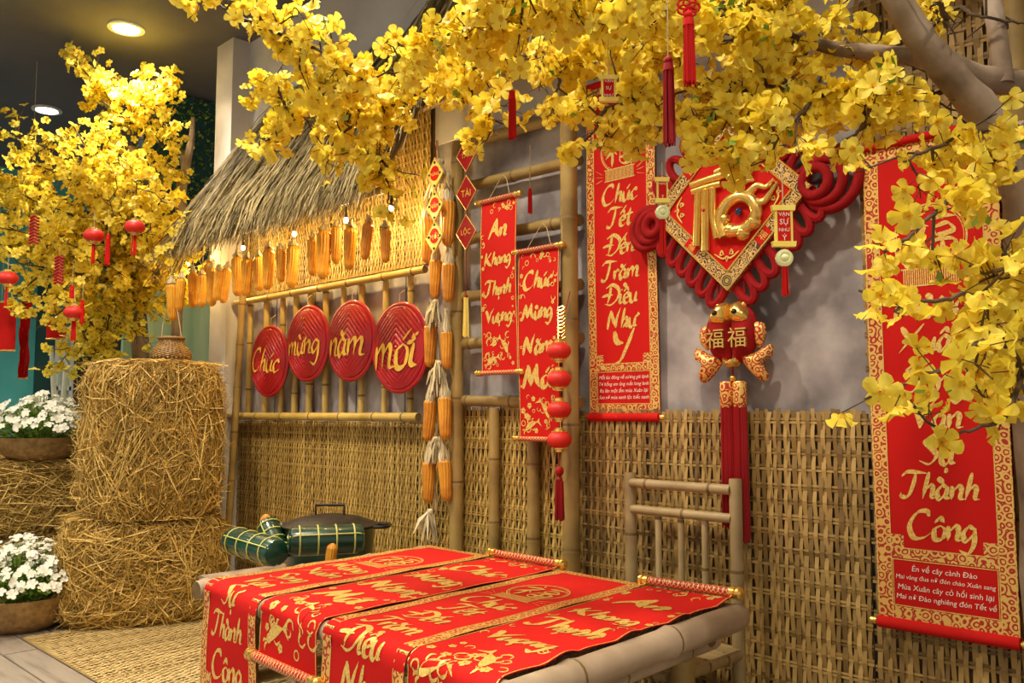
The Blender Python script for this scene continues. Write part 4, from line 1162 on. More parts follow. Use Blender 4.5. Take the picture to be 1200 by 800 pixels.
# ================================================================== KNOTTED MEDALLION
mc = Vector((-1.485, -.085, 1.79)); HD = .295
t = thing('knot_medallion', 'large red diamond medallion with raised gold fortune character and knotted cord', 'wall hanging', mc)
def dm(u, v, o): # u,v along the diamond's own sides
    x = (u - v)*math.sqrt(.5); z = (u + v)*math.sqrt(.5); return (mc.x + x, mc.y - o, mc.z + z)
sdh = HD*math.sqrt(.5)
mb = MB(); n = 14
mb.grid([[dm(-sdh+2*sdh*j/n, -sdh+2*sdh*i/n, .012+.012*(1-(2*j/n-1)**4)*(1-(2*i/n-1)**4)) for j in range(n+1)] for i in range(n+1)])
mb.prism([(-sdh,-sdh),(sdh,-sdh),(sdh,sdh),(-sdh,sdh)], dm, -.015, .011); part('cushion', mb, 'red_silk', t)
bw = .047
for k in range(4):
    def dk(u, v, o, k=k):
        for _ in range(k): u, v = -v, u
        return dm(u, v, o)
    mb = MB(); mb.prism([(-sdh,-sdh),(sdh,-sdh),(sdh-bw,-sdh+bw),(-sdh+bw,-sdh+bw)], dk, .010, .021); part('border', mb, 'brocade_fine', t, False)
    mb = MB()
    for v in (-sdh+.002, -sdh+bw-.002): mb.prism([(-sdh+.002,v-.0025),(sdh-.002,v-.0025),(sdh-.002,v+.0025),(-sdh+.002,v+.0025)] if v < -sdh+.01 else [(-sdh+bw,v-.0025),(sdh-bw,v-.0025),(sdh-bw,v+.0025),(-sdh+bw,v+.0025)], dk, .02, .0245)
    part('border_line', mb, 'gold_metal', t, False)
    mb = MB(); mb.prism([(-.028,-sdh+.008),(.028,-sdh+.008),(.028,-sdh+bw-.008),(-.028,-sdh+bw-.008)], dk, .02, .0235); pn = part('border_panel', mb, 'red_silk', t, False)
    mb = MB(); put_text(mb, '福', 0, -sdh+bw/2, .03, dk, .0242, vdir=1); part('lettering', mb, 'gold_print', pn)
    mb = MB(); q = sdh-bw; mb.prism([(-sdh+.003,-sdh+.003),(-sdh+bw-.003,-sdh+.003),(-sdh+bw-.003,-sdh+bw-.003),(-sdh+.003,-sdh+bw-.003)], dk, .02, .0255)
    cq = part('corner_tile', mb, 'gold_dull', t, False)
    mb = MB(); z0 = -sdh+bw/2
    for r_ in (.017, .010): mb.tube([Vector(dk(z0+r_*math.cos(a_*PI/4), z0+r_*math.sin(a_*PI/4), .0258)) for a_ in range(8)], .0016, 5, closed=True)
    part('tile_motif', mb, 'black_iron', cq)
    mb = MB(); o0 = -sdh+bw
    put_strokes(mb, [[(o0+.01, o0+.075), (o0+.018, o0+.04), (o0+.035, o0+.03), (o0+.02, o0+.02)], [(o0+.075, o0+.01), (o0+.04, o0+.018), (o0+.03, o0+.035), (o0+.02, o0+.02)],
                     [(o0+.045, o0+.03), (o0+.06, o0+.035), (o0+.055, o0+.022), (o0+.045, o0+.03)], [(o0+.03, o0+.045), (o0+.035, o0+.06), (o0+.022, o0+.055), (o0+.03, o0+.045)]], .006, dk, .0235, lo=.8)
    part('corner_flourish', mb, 'gold_print', t)
# raised gold character
mw = lambda u, v, o: Vector((mc.x+u, mc.y-.024-o, mc.z+v))
mb = MB()
def gold_bar(pts, r): mb.tube([mw(u, v, .006) for u, v in (lambda P: [(p.x, p.y) for p in catmull([Vector((a, b, 0)) for a, b in pts], 4)])(pts)], r, 10, flat=1.0)
for pts, r in (([(-.125,.075),(-.06,.083),(.0,.088)], .014), ([(-.12,.052),(-.06,.058),(-.01,.06)], .013), ([(-.098,.05),(-.103,-.04),(-.108,-.135)], .014),
               ([(-.07,.05),(-.072,-.05),(-.075,-.155)], .015), ([(-.042,.05),(-.043,-.04),(-.03,-.12)], .013),
               ([(-.03,.10),(.05,.118),(.125,.125)], .014), ([(.01,.09),(.04,.04),(.03,.0)], .012), ([(.04,.05),(.09,.07),(.10,.1)], .011)): gold_bar(pts, r)
part('radical_strokes', mb, 'gold_metal', t)
mb = MB()
for pts, r in (([(.0,-.12),(-.018,-.06),(.012,-.01),(.06,.005),(.10,-.015),(.115,-.06),(.08,-.10),(.03,-.105)], [.012,.02,.022,.02,.02,.022,.024,.02]),):
    P = catmull([mw(u, v, .006) for u, v in pts], 4); mb.tube(P, [.021]*len(P), 10)
for pts in ([(.09,.01),(.12,.03),(.15,.02),(.175,.04)], [(.11,-.02),(.14,-.025),(.165,.0),(.19,.03)], [(.06,.02),(.075,.05),(.11,.05)]):
    P = catmull([mw(u, v, .006) for u, v in pts], 4); mb.tube(P, [.015*(1-.7*i/(len(P)-1)) for i in range(len(P))], 8)
for (u, v, r_) in ((.02,-.10,.026), (.065,-.115,.026), (.105,-.085,.025), (.0,-.06,.02)): mb.ball(mw(u, v, .004), r_, 8)
part('carp_stroke', mb, 'gold_metal', t, label='gold swirl shaped like a leaping carp')
mb = MB(); mb.ball(mw(.055, -.045, .012), .0135, 10); part('eye', mb, 'navy', t, label='dark blue glass bead')
mb = MB(); mb.ball(mw(-.072, -.02, .018), .007, 8); part('bead', mb, 'red_lacquer', t)
# cord loops
def loop(cu, cz, du, dz, L, w_, r):
    d = Vector((du, 0, dz)).normalized(); s_ = Vector((-d.z, 0, d.x)); b = Vector((cu, mc.y+.002, cz))
    P = [b + d*(L*(.5-.5*math.cos(q*2*PI/18))) + s_*(w_*math.sin(q*2*PI/18)) for q in range(18)]
    mb = MB(); mb.tube(P, r, 8, closed=True); part('cord_loop', mb, 'red_plush', t)
for k, (du, dz) in enumerate(((-.5,-1), (.5,-1))):
    sg = -1 if k == 0 else 1
    for i in range(7):
        f = (i+.7)/7.6; x = mc.x + sg*HD*(1-f); z = mc.z - HD*f
        loop(x - sg*.01, z+.02, sg*.55, -1, .105, .026, .0145)
for sg in (-1, 1):
    for i in range(4):
        f = (i+1.2)/5; loop(mc.x+sg*HD*(1-f), mc.z+HD*f-.02, sg*.8, 1, .1, .028, .0145)
    for q, w_ in enumerate((.105, .078, .05) if sg < 0 else (.135, .10, .066)):
        b = Vector((mc.x+sg*(HD-.03), mc.y+.004-.01*q, mc.z-.03*(1 if sg < 0 else -.3))); d = Vector((sg*1, 0, .05 if sg > 0 else -.1)); s_ = Vector((0, 0, 1))
        P = [b + d*(w_*.62 - w_*.62*math.cos(a_*2*PI/28)) + s_*(w_*.66*math.sin(a_*2*PI/28)) for a_ in range(28)]
        mb = MB(); mb.tube(P, .0165, 9, closed=True); part('cord_loop', mb, 'red_plush', t)
mb = MB(); mb.tube([(mc.x, mc.y+.01, mc.z+HD-.01), (mc.x, mc.y+.01, mc.z+HD+.2)], .008, 8); part('hanging_cord', mb, 'red_plush', t)
for sg in (-1, 1):
    mb = MB(); xx = mc.x+sg*.048; mb.tube([(xx, mc.y, mc.z-HD+.03), (xx, mc.y, mc.z-HD-.06)], .004, 6); part('link_cord', mb, 'red_plush', t)
    mb = MB(); mb.ball((xx, mc.y, mc.z-HD-.045), .011, 8); part('bead', mb, 'gold_metal', t)
# twin carp below
fz = 1.335
tf = thing('carp_pendant', 'pair of padded gold and red carp hanging under the medallion', 'pendant', (mc.x, mc.y, fz))
def puff(mb, poly, T, y0, cx_, cz_, sx=1):
    n = len(poly); au = sum(p[0] for p in poly)/n; av = sum(p[1] for p in poly)/n; rows = []
    for k in range(7):
        s = 1-k/6.0*.999; h = T*math.sqrt(max(0, 1-s*s))
        rows.append([(cx_+sx*(au+(a-au)*s), y0-h, cz_+av+(b-av)*s) for a, b in poly]+[None])
    vs = [p for r in rows for p in r[:-1]]
    fs = [(i*n+j, i*n+(j+1)%n, (i+1)*n+(j+1)%n, (i+1)*n+j) for i in range(6) for j in range(n)]
    mb.add(vs, fs); mb.add([(x, y0+.006, z) for x, y, z in rows[0][:-1]], [tuple(range(n))])
def smooth2(poly): return [(p.x, p.y) for p in catmull([Vector((a, b, 0)) for a, b in poly+[poly[0]]], 4)][:-1]
for sg in (-1, 1):
    mb = MB(); puff(mb, smooth2([(.004,.11),(.05,.115),(.085,.07),(.09,.01),(.07,-.05),(.03,-.075),(.004,-.06)]), .036, mc.y, mc.x, fz, sg); bd = part('carp_body', mb, 'red_plush', tf)
    mb = MB(); puff(mb, smooth2([(.004,.12),(.035,.125),(.07,.09),(.075,.055),(.04,.045),(.004,.06)]), .046, mc.y, mc.x, fz, sg); hd = part('gold_head', mb, 'gold_metal', tf)
    mb = MB(); mb.ball((mc.x+sg*.036, mc.y-.046, fz+.088), .009, 8); part('eye', mb, 'black_iron', hd)
    mb = MB(); puff(mb, smooth2([(.085,.055),(.115,.045),(.118,.0),(.095,-.03),(.085,.0)]), .018, mc.y, mc.x, fz, sg); part('fin', mb, 'brocade', tf)
    mb = MB(); puff(mb, smooth2([(.03,-.05),(.08,-.045),(.135,-.02),(.14,-.055),(.11,-.075),(.125,-.125),(.10,-.135),(.05,-.09)]), .026, mc.y, mc.x, fz, sg); tl = part('tail', mb, 'brocade', tf)
    mb = MB(); put_text(mb, '福', sg*.04, .005, .07, lambda u, v, o: (mc.x+u, mc.y-.042-o, fz+v), .0, vdir=1, thick=.012); part('lettering', mb, 'gold_metal', bd)
mb = MB(); puff(mb, smooth2([(-.03,-.055),(0,-.065),(.03,-.055),(.025,-.085),(0,-.092),(-.025,-.085)]), .04, mc.y, mc.x, fz); part('ingot', mb, 'gold_metal', tf)
mb = MB(); mb.tube([(mc.x, mc.y, fz-.08), (mc.x, mc.y, fz-.145)], .003, 6); part('link_cord', mb, 'red_plush', tf)
mb = MB(); mb.ball((mc.x, mc.y, fz-.125), .012, 10); part('bead', mb, 'gold_metal', tf)

def strands(mb, top, L, r, n, seed=0, spread=1.25):
    rr = random.Random(seed); top = Vector(top)
    for i in range(n):
        a = rr.uniform(0, 2*PI); k = rr.random()**.5
        p = top + Vector((math.cos(a)*r*k, math.sin(a)*r*k, 0)); q = top + Vector((math.cos(a)*r*k*spread, math.sin(a)*r*k*spread, -L*rr.uniform(.93, 1.0)))
        mb.tube([p, p.lerp(q, .5), q], r*.17, 4)
tt = thing('red_tassel', 'long red silk tassel with two gold-banded heads under the carp', 'tassel', (mc.x, mc.y, fz-.15))
for sg in (-1, 1):
    x = mc.x+sg*.024
    mb = MB(); mb.tube([(x, mc.y, fz-.135), (x, mc.y, fz-.14), (x, mc.y, fz-.215), (x, mc.y, fz-.22)], [.019, .0225, .0225, .02], 14); hb = part('tassel_head', mb, 'brocade', tt)
    mb = MB(); strands(mb, (x, mc.y, fz-.21), .44 if sg > 0 else .40, .02, 90, 3+sg, 1.15); part('strands', mb, 'red_deep', tt, kind='stuff')

# ================================================================== LANTERN STRING, PLAQUES
ly = -.20
p = onY(655, 410, ly)
t = thing('lantern_string', 'string of four small red lanterns ending in a red tassel', 'lantern', (p.x, ly, p.z))
def lantern(t, c, r, name='lantern', sub=True, sq=.78):
    mb = MB(); n = 32; vs = []; m_ = 14
    for i in range(m_+1):
        th = PI*(.07+.86*i/m_)
        for j in range(n):
            a = 2*PI*j/n; k = 1+.03*abs(math.cos(a*8)); vs.append((c[0]+r*math.sin(th)*k*math.cos(a), c[1]+r*math.sin(th)*k*math.sin(a), c[2]+r*sq*math.cos(th)))
    mb.add(vs, [(i*n+j, i*n+(j+1)%n, (i+1)*n+(j+1)%n, (i+1)*n+j) for i in range(m_) for j in range(n)])
    o = part(name, mb, 'red_paper', t)
    for s in (-1, 1):
        mb = MB(); z0 = c[2]+s*r*sq*.93
        mb.lathe([(r*.5, z0-.003), (r*.5, z0+.003), (r*.36, z0+s*.006), (r*.36, z0+s*.012)] if s > 0 else [(r*.36, z0-.012), (r*.36, z0-.006), (r*.5, z0-.003), (r*.5, z0+.003)], (c[0], c[1], 0), 16)
        for j in range(14):
            a = 2*PI*j/14; mb.ball((c[0]+math.cos(a)*r*.62, c[1]+math.sin(a)*r*.62, z0-s*r*.06), r*.06, 4)
        part('gold_cap', mb, 'gold_metal', o)
    return o
for i, py in enumerate((411, 444, 480, 515)):
    q = onY(655, py, ly); lantern(t, (p.x, ly, q.z), .044)
za = onY(655, 340, ly).z; zb_ = onY(655, 545, ly).z
mb = MB(); mb.tube([(p.x+.012, ly+.05, za), (p.x+.004, ly, onY(655, 395, ly).z), (p.x, ly, zb_)], .0022, 6); part('cord', mb, 'red_deep', t)
mb = MB()
for i in range(9):
    zz = onY(655, 395-i*4.2, ly).z; mb.tube([(p.x+.004+.016*math.cos(a_*PI/5), ly+.01+.004*math.sin(a_*PI/5), zz+.009*math.sin(a_*PI/5)) for a_ in range(10)], .004, 5, closed=True)
part('gold_knot', mb, 'gold_metal', t)
mb = MB(); zk = onY(655, 552, ly).z; mb.ball((p.x, ly, zk), .016, 8, 1.2); mb.ball((p.x, ly, zk-.03), .011, 8); part('red_knot', mb, 'red_deep', t)
mb = MB(); strands(mb, (p.x, ly, zk-.035), zk-.035-onY(655, 610, ly).z, .014, 40, 5, 1.3); part('tassel', mb, 'red_deep', t, kind='stuff')

def plaque_string(px, ys, hw, hh_, y, words, face, ink, label, top, tail=None):
    c = onY(px, ys[0], y); t = thing('plaque_string', label, 'charm', (c.x, y, c.z))
    zs_ = [onY(px, q, y).z for q in ys]
    mb = MB(); mb.tube([(c.x, y+.004, onY(px, top, y).z), (c.x, y+.004, zs_[-1]-hh_)], .0018, 5); part('cord', mb, ink if ink == 'red_deep' else 'red_deep', t)
    for z, wd in zip(zs_, words):
        fm = lambda u, v, o: (c.x+u, y-o, z+v)
        mb = MB(); mb.prism([(-hw,0),(0,-hh_),(hw,0),(0,hh_)], fm, -.003, .003); pq = part('plaque', mb, face, t, False)
        mb = MB(); mb.tube([fm(a, b, .003) for a, b in ((-hw,0),(0,-hh_),(hw,0),(0,hh_))], .0026, 5, closed=True)
        part('gold_edge', mb, 'gold_print', pq, False)
        if ink == 'red_deep':
            mb = MB(); mb.prism([(math.cos(q*PI/8)*hw*.52, math.sin(q*PI/8)*hh_*.46+.003) for q in range(16)], fm, .003, .0042); part('seal', mb, 'red_silk', pq, False)
            mb = MB()
            for (a, b) in ((-.62,0),(.62,0),(0,.7),(0,-.72)): mb.ball(fm(a*hw, b*hh_, .003), .006, 5)
            part('stud', mb, 'leaf_wrap', pq, kind='stuff')
        mb = MB(); put_text(mb, wd, 0, .002, .048, fm, .0046, vdir=1, maxw=hw*.95); part('lettering', mb, 'gold_paint' if face != 'yellow_card' else 'yellow_card', pq)
    if tail:
        z0, z1 = onY(px, tail[0], y).z, onY(px, tail[1], y).z
        mb = MB(); mb.tube([(c.x, y, zs_[-1]-hh_), (c.x, y, z0)], .0018, 5); mb.ball((c.x, y, z0), .008, 6); part('tail_cord', mb, 'red_deep', t)
        mb = MB(); strands(mb, (c.x, y, z0-.004), z0-z1, .010, 26, 9, 1.5); part('tassel', mb, 'yellow_card', t, kind='stuff')
plaque_string(510, (204, 241, 277), .058, .073, -.19, ('MỪNG', 'NĂM', 'MỚI'), 'yellow_card', 'red_deep', 'string of three yellow diamond plaques hanging before the corn braid', 165)
plaque_string(547, (181, 226, 272), .062, .075, -.15, ('TẤN', 'TÀI', 'LỘC'), 'red_deep', 'gold', 'string of three dark red diamond plaques with a yellow tassel', 150, (347, 395))

# warm bulbs tucked under the eave
for i, px in enumerate((222, 285, 345, 405, 458)):
    y = EAY+.2; q = onY(px, 280, y); z = EAZ-.045
    t = thing('eave_bulb', 'small warm bulb glowing under the thatch eave behind the corn', 'light bulb', (q.x, y, z), 'warm bulbs under the eave')
    mb = MB(); mb.ball((q.x, y, z), .011, 8, 1.25); part('glass', mb, 'bulb_glow', t)
    mb = MB(); mb.tube([(q.x, y, z+.012), (q.x, y, z+.03), (q.x, y, EAZ+.06)], [.008, .007, .002], 8); part('socket', mb, 'black_iron', t)
    l = bpy.data.lights.new('bulb_light', 'POINT'); l.energy = 3.2; l.color = (1.0, .70, .28); l.shadow_soft_size = .02
    o = bpy.data.objects.new('bulb_light', l); link(o, t); o.location = (0, 0, -.03)

# ================================================================== BLOSSOM TREES
BL = [flower_mesh('blossom', .0275, 5, c_, 'y', 'c', 40+i, .43, .10, (.2, .26, .3)[i]) for i, c_ in enumerate((.22, .42, .66))]
BLM = [b.mesh('blossom', ['petal', 'petal_core']) for b in BL]
def polyline(pts, sub=6): return catmull(pts, sub)
def tree(name, label, root_loc, trunks, branches, twig_gap, twig_len, per, seed, leafn, size=1.0, spread=.05, extra=(), vis=0, thick=.0058):
    rr = random.Random(seed)
    t = thing(name, label, 'tree', root_loc); org = ORG[t]
    for pts, rad in trunks:
        P = catmull([p for p in pts], 6); k = len(P)
        rv = [rad[0]+(rad[1]-rad[0])*i/(k-1) for i in range(k)]
        rv = [r*(1+.12*mnoise.noise(Vector((i*.5, seed, r*9)))) for i, r in enumerate(rv)]
        mb = MB(); mb.tube(P, rv, 12); part('trunk' if rad[0] > .04 else 'limb', mb, 'bark', t)
    spots = []; tw = MB(); thickpts = []
    for pts, rad in trunks:
        if rad[0] > .022: thickpts += catmull([p for p in pts], 5)
    for pts, dens in branches:
        P = catmull(pts, 8); k = len(P)
        mb = MB(); Pj = [p + Vector((rr.gauss(0,.0018), rr.gauss(0,.0018), rr.gauss(0,.0018))) for p in P]
        mb.tube(Pj, [thick*(1.15-.8*i/(k-1)) for i in range(k)], 7); part('branch', mb, 'twig', t)
        acc = 0.0
        for i in range(1, k):
            seg = (P[i]-P[i-1]); acc += seg.length
            while acc > twig_gap/dens:
                acc -= twig_gap/dens
                b = P[i-1].lerp(P[i], rr.random())
                d = (seg.normalized()*rr.uniform(-.2, .9) + Vector((rr.gauss(0,1), rr.gauss(0,1), rr.gauss(0,.9)))).normalized()
                L = twig_len*rr.uniform(.35, 1.1)
                m_ = b + d*L*.5 + Vector((rr.gauss(0,.012), rr.gauss(0,.012), rr.gauss(0,.012))); e = b + d*L
                tw.tube([b, m_, e], [.0032, .0024, .0014], 4, cap=False)
                for q in range(rr.randint(per[0], per[1])):
                    s = rr.random()**.7; c = (b.lerp(m_, s*2) if s < .5 else m_.lerp(e, s*2-1)) + Vector((rr.gauss(0,spread*.5), rr.gauss(0,spread*.5), rr.gauss(0,spread*.5)))
                    fd = Vector((rr.gauss(0,1), rr.gauss(-.25,1), rr.gauss(0,.9))) + d*.5
                    # keep clear of wall and roof
                    if c.y > -.06: continue
                    if any((c-q_).length < .105 for q_ in thickpts): continue   # none sit on the thick limbs
                    tw.tube([b.lerp(e, max(0, s-.15)), c], .0011, 3, cap=False)
                    spots.append((c, fd, size*rr.uniform(.72, 1.18), rr.uniform(0, 6)))
    part('twigs', tw, 'twig', t, kind='stuff')
    # nearest blossoms in view as parts, the rest joined
    def key(s):
        q = proj(s[0])
        if q is None or not (-20 < q[0] < 1220 and -20 < q[1] < 820): return -1
        return s[2]/q[2]
    spots.sort(key=key, reverse=True)
    for i, (c, fd, s, ro) in enumerate(spots[:300]):
        inst('blossom', BLM[i % 3], face_matrix(c-org, fd, s, ro), t)
    rest = spots[300:]
    V = []; F = []; MI = []; off = 0
    for q in range(3):
        ms = [face_matrix(c-org, fd, s, ro) for (c, fd, s, ro) in rest[q::3]]
        if not ms: continue
        v, f, m = merged(BL[q].v, BL[q].f, BL[q].m, ms)
        V.append(v); F.extend([tuple(a+off for a in x) for x in f]); MI.extend(m); off += len(v)
    if rest:
        me = bpy.data.meshes.new('blossoms'); me.from_pydata(np.concatenate(V).tolist(), [], F)
        me.materials.append(MATS['petal']); me.materials.append(MATS['petal_core'])
        me.polygons.foreach_set('material_index', MI); me.polygons.foreach_set('use_smooth', [True]*len(F))
        o = bpy.data.objects.new('blossoms', me); link(o, t); o['kind'] = 'stuff'
    lf = MB()
    for i in range(leafn):
        c, fd, s, ro = spots[rr.randrange(len(spots))]
        for q in range(3):
            d = Vector((rr.gauss(0,1), rr.gauss(0,1), rr.gauss(0,1))).normalized()*rr.uniform(.018, .034)*size; s_ = d.cross(Vector((rr.random(), rr.random(), 1))).normalized()*.008*size
            c2 = c + Vector((rr.gauss(0,.012), rr.gauss(0,.012), rr.gauss(0,.012)))
            lf.add([c2, c2+d*.5+s_, c2+d, c2+d*.5-s_], [(0,1,2,3)])
    part('leaves', lf, 'leaf', t, False, kind='stuff')
    print(name, 'blossoms', len(spots))
    return t
D = dep
b0 = dep(1250, 800, 1.9); b0.z = 0
trunks = [
 ([Vector((b0.x, b0.y, 0)), D(1238, 800, 1.9), D(1222, 560, 1.9), D(1207, 360, 1.88), D(1200, 220, 1.86), D(1178, 150, 1.84)], (.062, .04)),
 ([D(1203, 240, 1.87), D(1165, 150, 1.84), D(1120, 95, 1.82), D(1082, 50, 1.82), D(1045, -10, 1.82), D(1010, -60, 1.84)], (.04, .024)),
 ([D(1206, 300, 1.88), D(1218, 200, 1.9), D(1238, 110, 1.95), D(1256, 20, 2.0), D(1270, -80, 2.05)], (.05, .032)),
 ([D(1238, 112, 1.95), D(1190, 98, 1.92), D(1140, 88, 1.9), D(1095, 62, 1.86)], (.036, .022)),
 ([D(1175, 100, 1.9), D(1170, 50, 1.92), D(1160, -20, 1.95)], (.024, .018)),
 ([D(1100, 70, 1.84), D(1030, 62, 1.92), D(960, 52, 1.98), D(900, 20, 2.02)], (.022, .012)),
]
br = [
 ([D(1090,40,1.92), D(1000,60,1.98), D(880,45,2.08), D(760,55,2.2), D(640,60,2.35), D(540,85,2.5), D(450,125,2.62), D(345,140,2.75), D(312,165,2.8)], .9),
 ([D(1045,-10,1.86), D(950,-5,1.88), D(820,15,1.95), D(700,20,2.05), D(600,30,2.15), D(500,62,2.3), D(420,100,2.45), D(372,110,2.5)], .95),
 ([D(1130,105,1.86), D(1060,112,1.84), D(960,112,1.88), D(870,98,2.0), D(780,112,2.1), D(712,125,2.2)], .95),
 ([D(960,52,1.98), D(880,25,1.92), D(760,5,1.92), D(650,-5,2.0), D(560,5,2.1)], 1.0),
 ([D(860,100,2.0), D(835,135,1.98), D(826,178,1.96)], .9),
 ([D(780,112,2.1), D(755,140,2.12), D(735,158,2.15)], .8),
 ([D(712,125,2.2), D(700,145,2.2), D(712,160,2.2)], .8),
 ([D(870,98,2.0), D(880,140,1.96), D(868,175,1.95)], .9),
 ([D(960,112,1.88), D(930,140,1.84), D(900,168,1.84)], .85),
 ([D(1060,112,1.84), D(1020,145,1.8), D(985,168,1.8)], .85),
 ([D(540,85,2.5), D(560,125,2.45), D(582,158,2.4)], .8),
 ([D(640,60,2.35), D(655,95,2.3), D(640,125,2.3)], .7),
 ([D(450,125,2.62), D(436,168,2.58), D(455,200,2.55), D(456,228,2.55)], .9),
 ([D(450,125,2.62), D(410,150,2.6), D(388,168,2.6)], .6),
 ([D(420,100,2.45), D(380,62,2.45), D(335,45,2.5), D(320,15,2.5)], .9),
 ([D(335,42,2.5), D(300,28,2.5), D(265,10,2.5), D(238,-6,2.5)], .6),
 ([D(345,140,2.75), D(322,100,2.72), D(308,78,2.72)], .7),
 ([D(600,30,2.15), D(560,0,2.15), D(540,-20,2.15)], .6),
 ([D(760,55,2.2), D(740,90,2.15), D(704,105,2.1)], .7),
 ([D(1082,40,1.95), D(1120,10,1.95), D(1150,20,1.9), D(1210,30,1.9)], .8),
 ([D(1110,30,1.9), D(1100,0,1.7), D(1090,10,1.66)], .5),
 ([D(1165,150,1.88), D(1130,160,1.75), D(1090,175,1.66), D(1060,190,1.62)], .55),
 ([D(1200,200,1.9), D(1165,190,1.65), D(1135,215,1.55), D(1095,250,1.5), D(1060,282,1.48), D(1045,290,1.48)], .3),
 ([D(1205,330,1.88), D(1180,345,1.55), D(1140,345,1.42), D(1085,352,1.4), D(1005,340,1.42)], .16),
 ([D(1207,360,1.88), D(1185,400,1.5), D(1150,400,1.36), D(1110,430,1.32), D(1070,445,1.34)], .24),
 ([D(1207,400,1.88), D(1195,450,1.5), D(1165,495,1.42), D(1105,510,1.42)], .2),
 ([D(1205,300,1.87), D(1190,310,1.5), D(1165,318,1.4)], .25),
 ([D(1210,480,1.9), D(1200,440,1.55), D(1178,390,1.42)], .22),
]
tree('apricot_blossom_tree', 'large yellow blossom tree spreading its branches over the hut front', (b0.x, b0.y, 0), trunks, br, .0225, .12, (5, 8), 5, 110, 1.0, .042)

# the tree behind the hay
tb0 = dep(166, 425, 5.75); tb0.z = 0
def Tr(px, py, d): return dep(px, py, d)
trunks = [([Vector((tb0.x, tb0.y, 0)), Tr(166, 520, 5.75), Tr(165, 420, 5.7), Tr(158, 330, 5.6), Tr(148, 240, 5.5), Tr(155, 172, 5.5)], (.07, .035)),
          ([Tr(158, 330, 5.6), Tr(120, 260, 5.45), Tr(95, 190, 5.4)], (.035, .016)), ([Tr(158, 340, 5.6), Tr(90, 310, 5.4), Tr(40, 270, 5.3)], (.034, .016)),
          ([Tr(155, 300, 5.6), Tr(185, 250, 5.5), Tr(195, 200, 5.5)], (.03, .014))]
tg = [(92,72,5.35),(105,110,5.3),(188,88,5.4),(165,120,5.3),(172,110,5.5),(80,165,5.2),(14,160,5.2),(8,205,5.1),(40,235,5.0),(196,190,5.3),(190,235,5.1),(212,290,5.0),(196,330,4.95),
      (170,365,4.95),(125,395,4.95),(98,405,5.0),(70,345,4.9),(30,310,4.95),(6,250,5.0),(80,285,4.85),(130,240,4.9),(150,310,4.85),(35,190,5.1),(175,270,4.9),(80,210,4.9),(110,340,4.85),(-20,280,5.0),
      (15,225,5.3),(100,170,5.0),(140,190,5.0),(60,260,4.9),(135,360,4.9),(185,310,4.95),(50,380,5.0),(160,220,5.0),(110,220,4.95),(20,270,4.95),(216,262,5.2),(224,300,5.1),(206,345,5.45),(160,392,5.45),(76,418,5.3),(104,425,5.5),(20,345,5.1),(190,150,5.3),(125,150,5.2),(100,85,5.3),(180,105,5.3)]
br = []
for (x, y, d) in tg:
    j = Tr(156 - (156-x)*.25, min(345, y+90*(.6 if y < 330 else -.6)), 5.5)
    e = Tr(x, y, d); e = Tr(x, y, max(d, 5.45) if y > 300 and x > 70 else d); br.append(([j, j.lerp(e, .5)+Vector((R.uniform(-.05,.05), R.uniform(-.05,.05), .04)), e, e+(e-j).normalized()*.06], .95))
# twigs above are thicker on the outer half
tree('apricot_blossom_tree', 'bushy yellow blossom tree hung with red ornaments behind the hay', (tb0.x, tb0.y, 0), trunks, br, .040, .20, (6, 10), 9, 130, 1.05, .06)

# ================================================================== ORNAMENTS IN THE BRANCHES
def hang_tassel(px, y0, ytop, ybot, d, r, label, m='red_deep', knot=True, group=None):
    a = dep(px, y0, d); b = dep(px, ytop, d); L = (b.z-dep(px, ybot, d).z)
    b = Vector((a.x, a.y, b.z)); t = thing('hanging_tassel', label, 'tassel', b, group)
    mb = MB(); mb.tube([a, b], .0012, 5); part('cord', mb, 'twine', t)
    mb = MB(); mb.ball(b-Vector((0,0,r*.5)), r*.75, 8, 1.1); mb.tube([b-Vector((0,0,r)), b-Vector((0,0,r*2.2))], [r*.8, r*.95], 10)
    if knot:
        for q in range(5):
            an = q*2*PI/5; mb.tube([b+Vector((0,0,r*.9)) + Vector((RGT.x*math.cos(k*PI/5)*r*1.0, RGT.y*math.cos(k*PI/5)*r*1.0, math.sin(k*PI/5)*r*.8)) + Vector((RGT.x*math.cos(an), RGT.y*math.cos(an), math.sin(an)))*r*.8 for k in range(10)], r*.2, 5, closed=True)
    part('knot', mb, m, t)
    mb = MB(); strands(mb, b-Vector((0,0,r*2)), L-r*2, r*.85, 45, int(px), 1.2); part('strands', mb, m, t, kind='stuff')
hang_tassel(782, 0, 70, 176, 1.75, .0125, 'long dark red tassel on a thread before the scroll top', knot=False)
hang_tassel(806, -20, 16, 104, 1.7, .0125, 'bright red tassel with looped knot among the top blossoms', 'red_silk')
hang_tassel(600, 60, 108, 166, 2.2, .0105, 'small red tassel hanging over the bamboo frame', 'red_silk', False)
hang_tassel(621, 170, 222, 252, 2.3, .006, 'tiny red tassel on an orange thread between frame posts', 'red_silk', False)
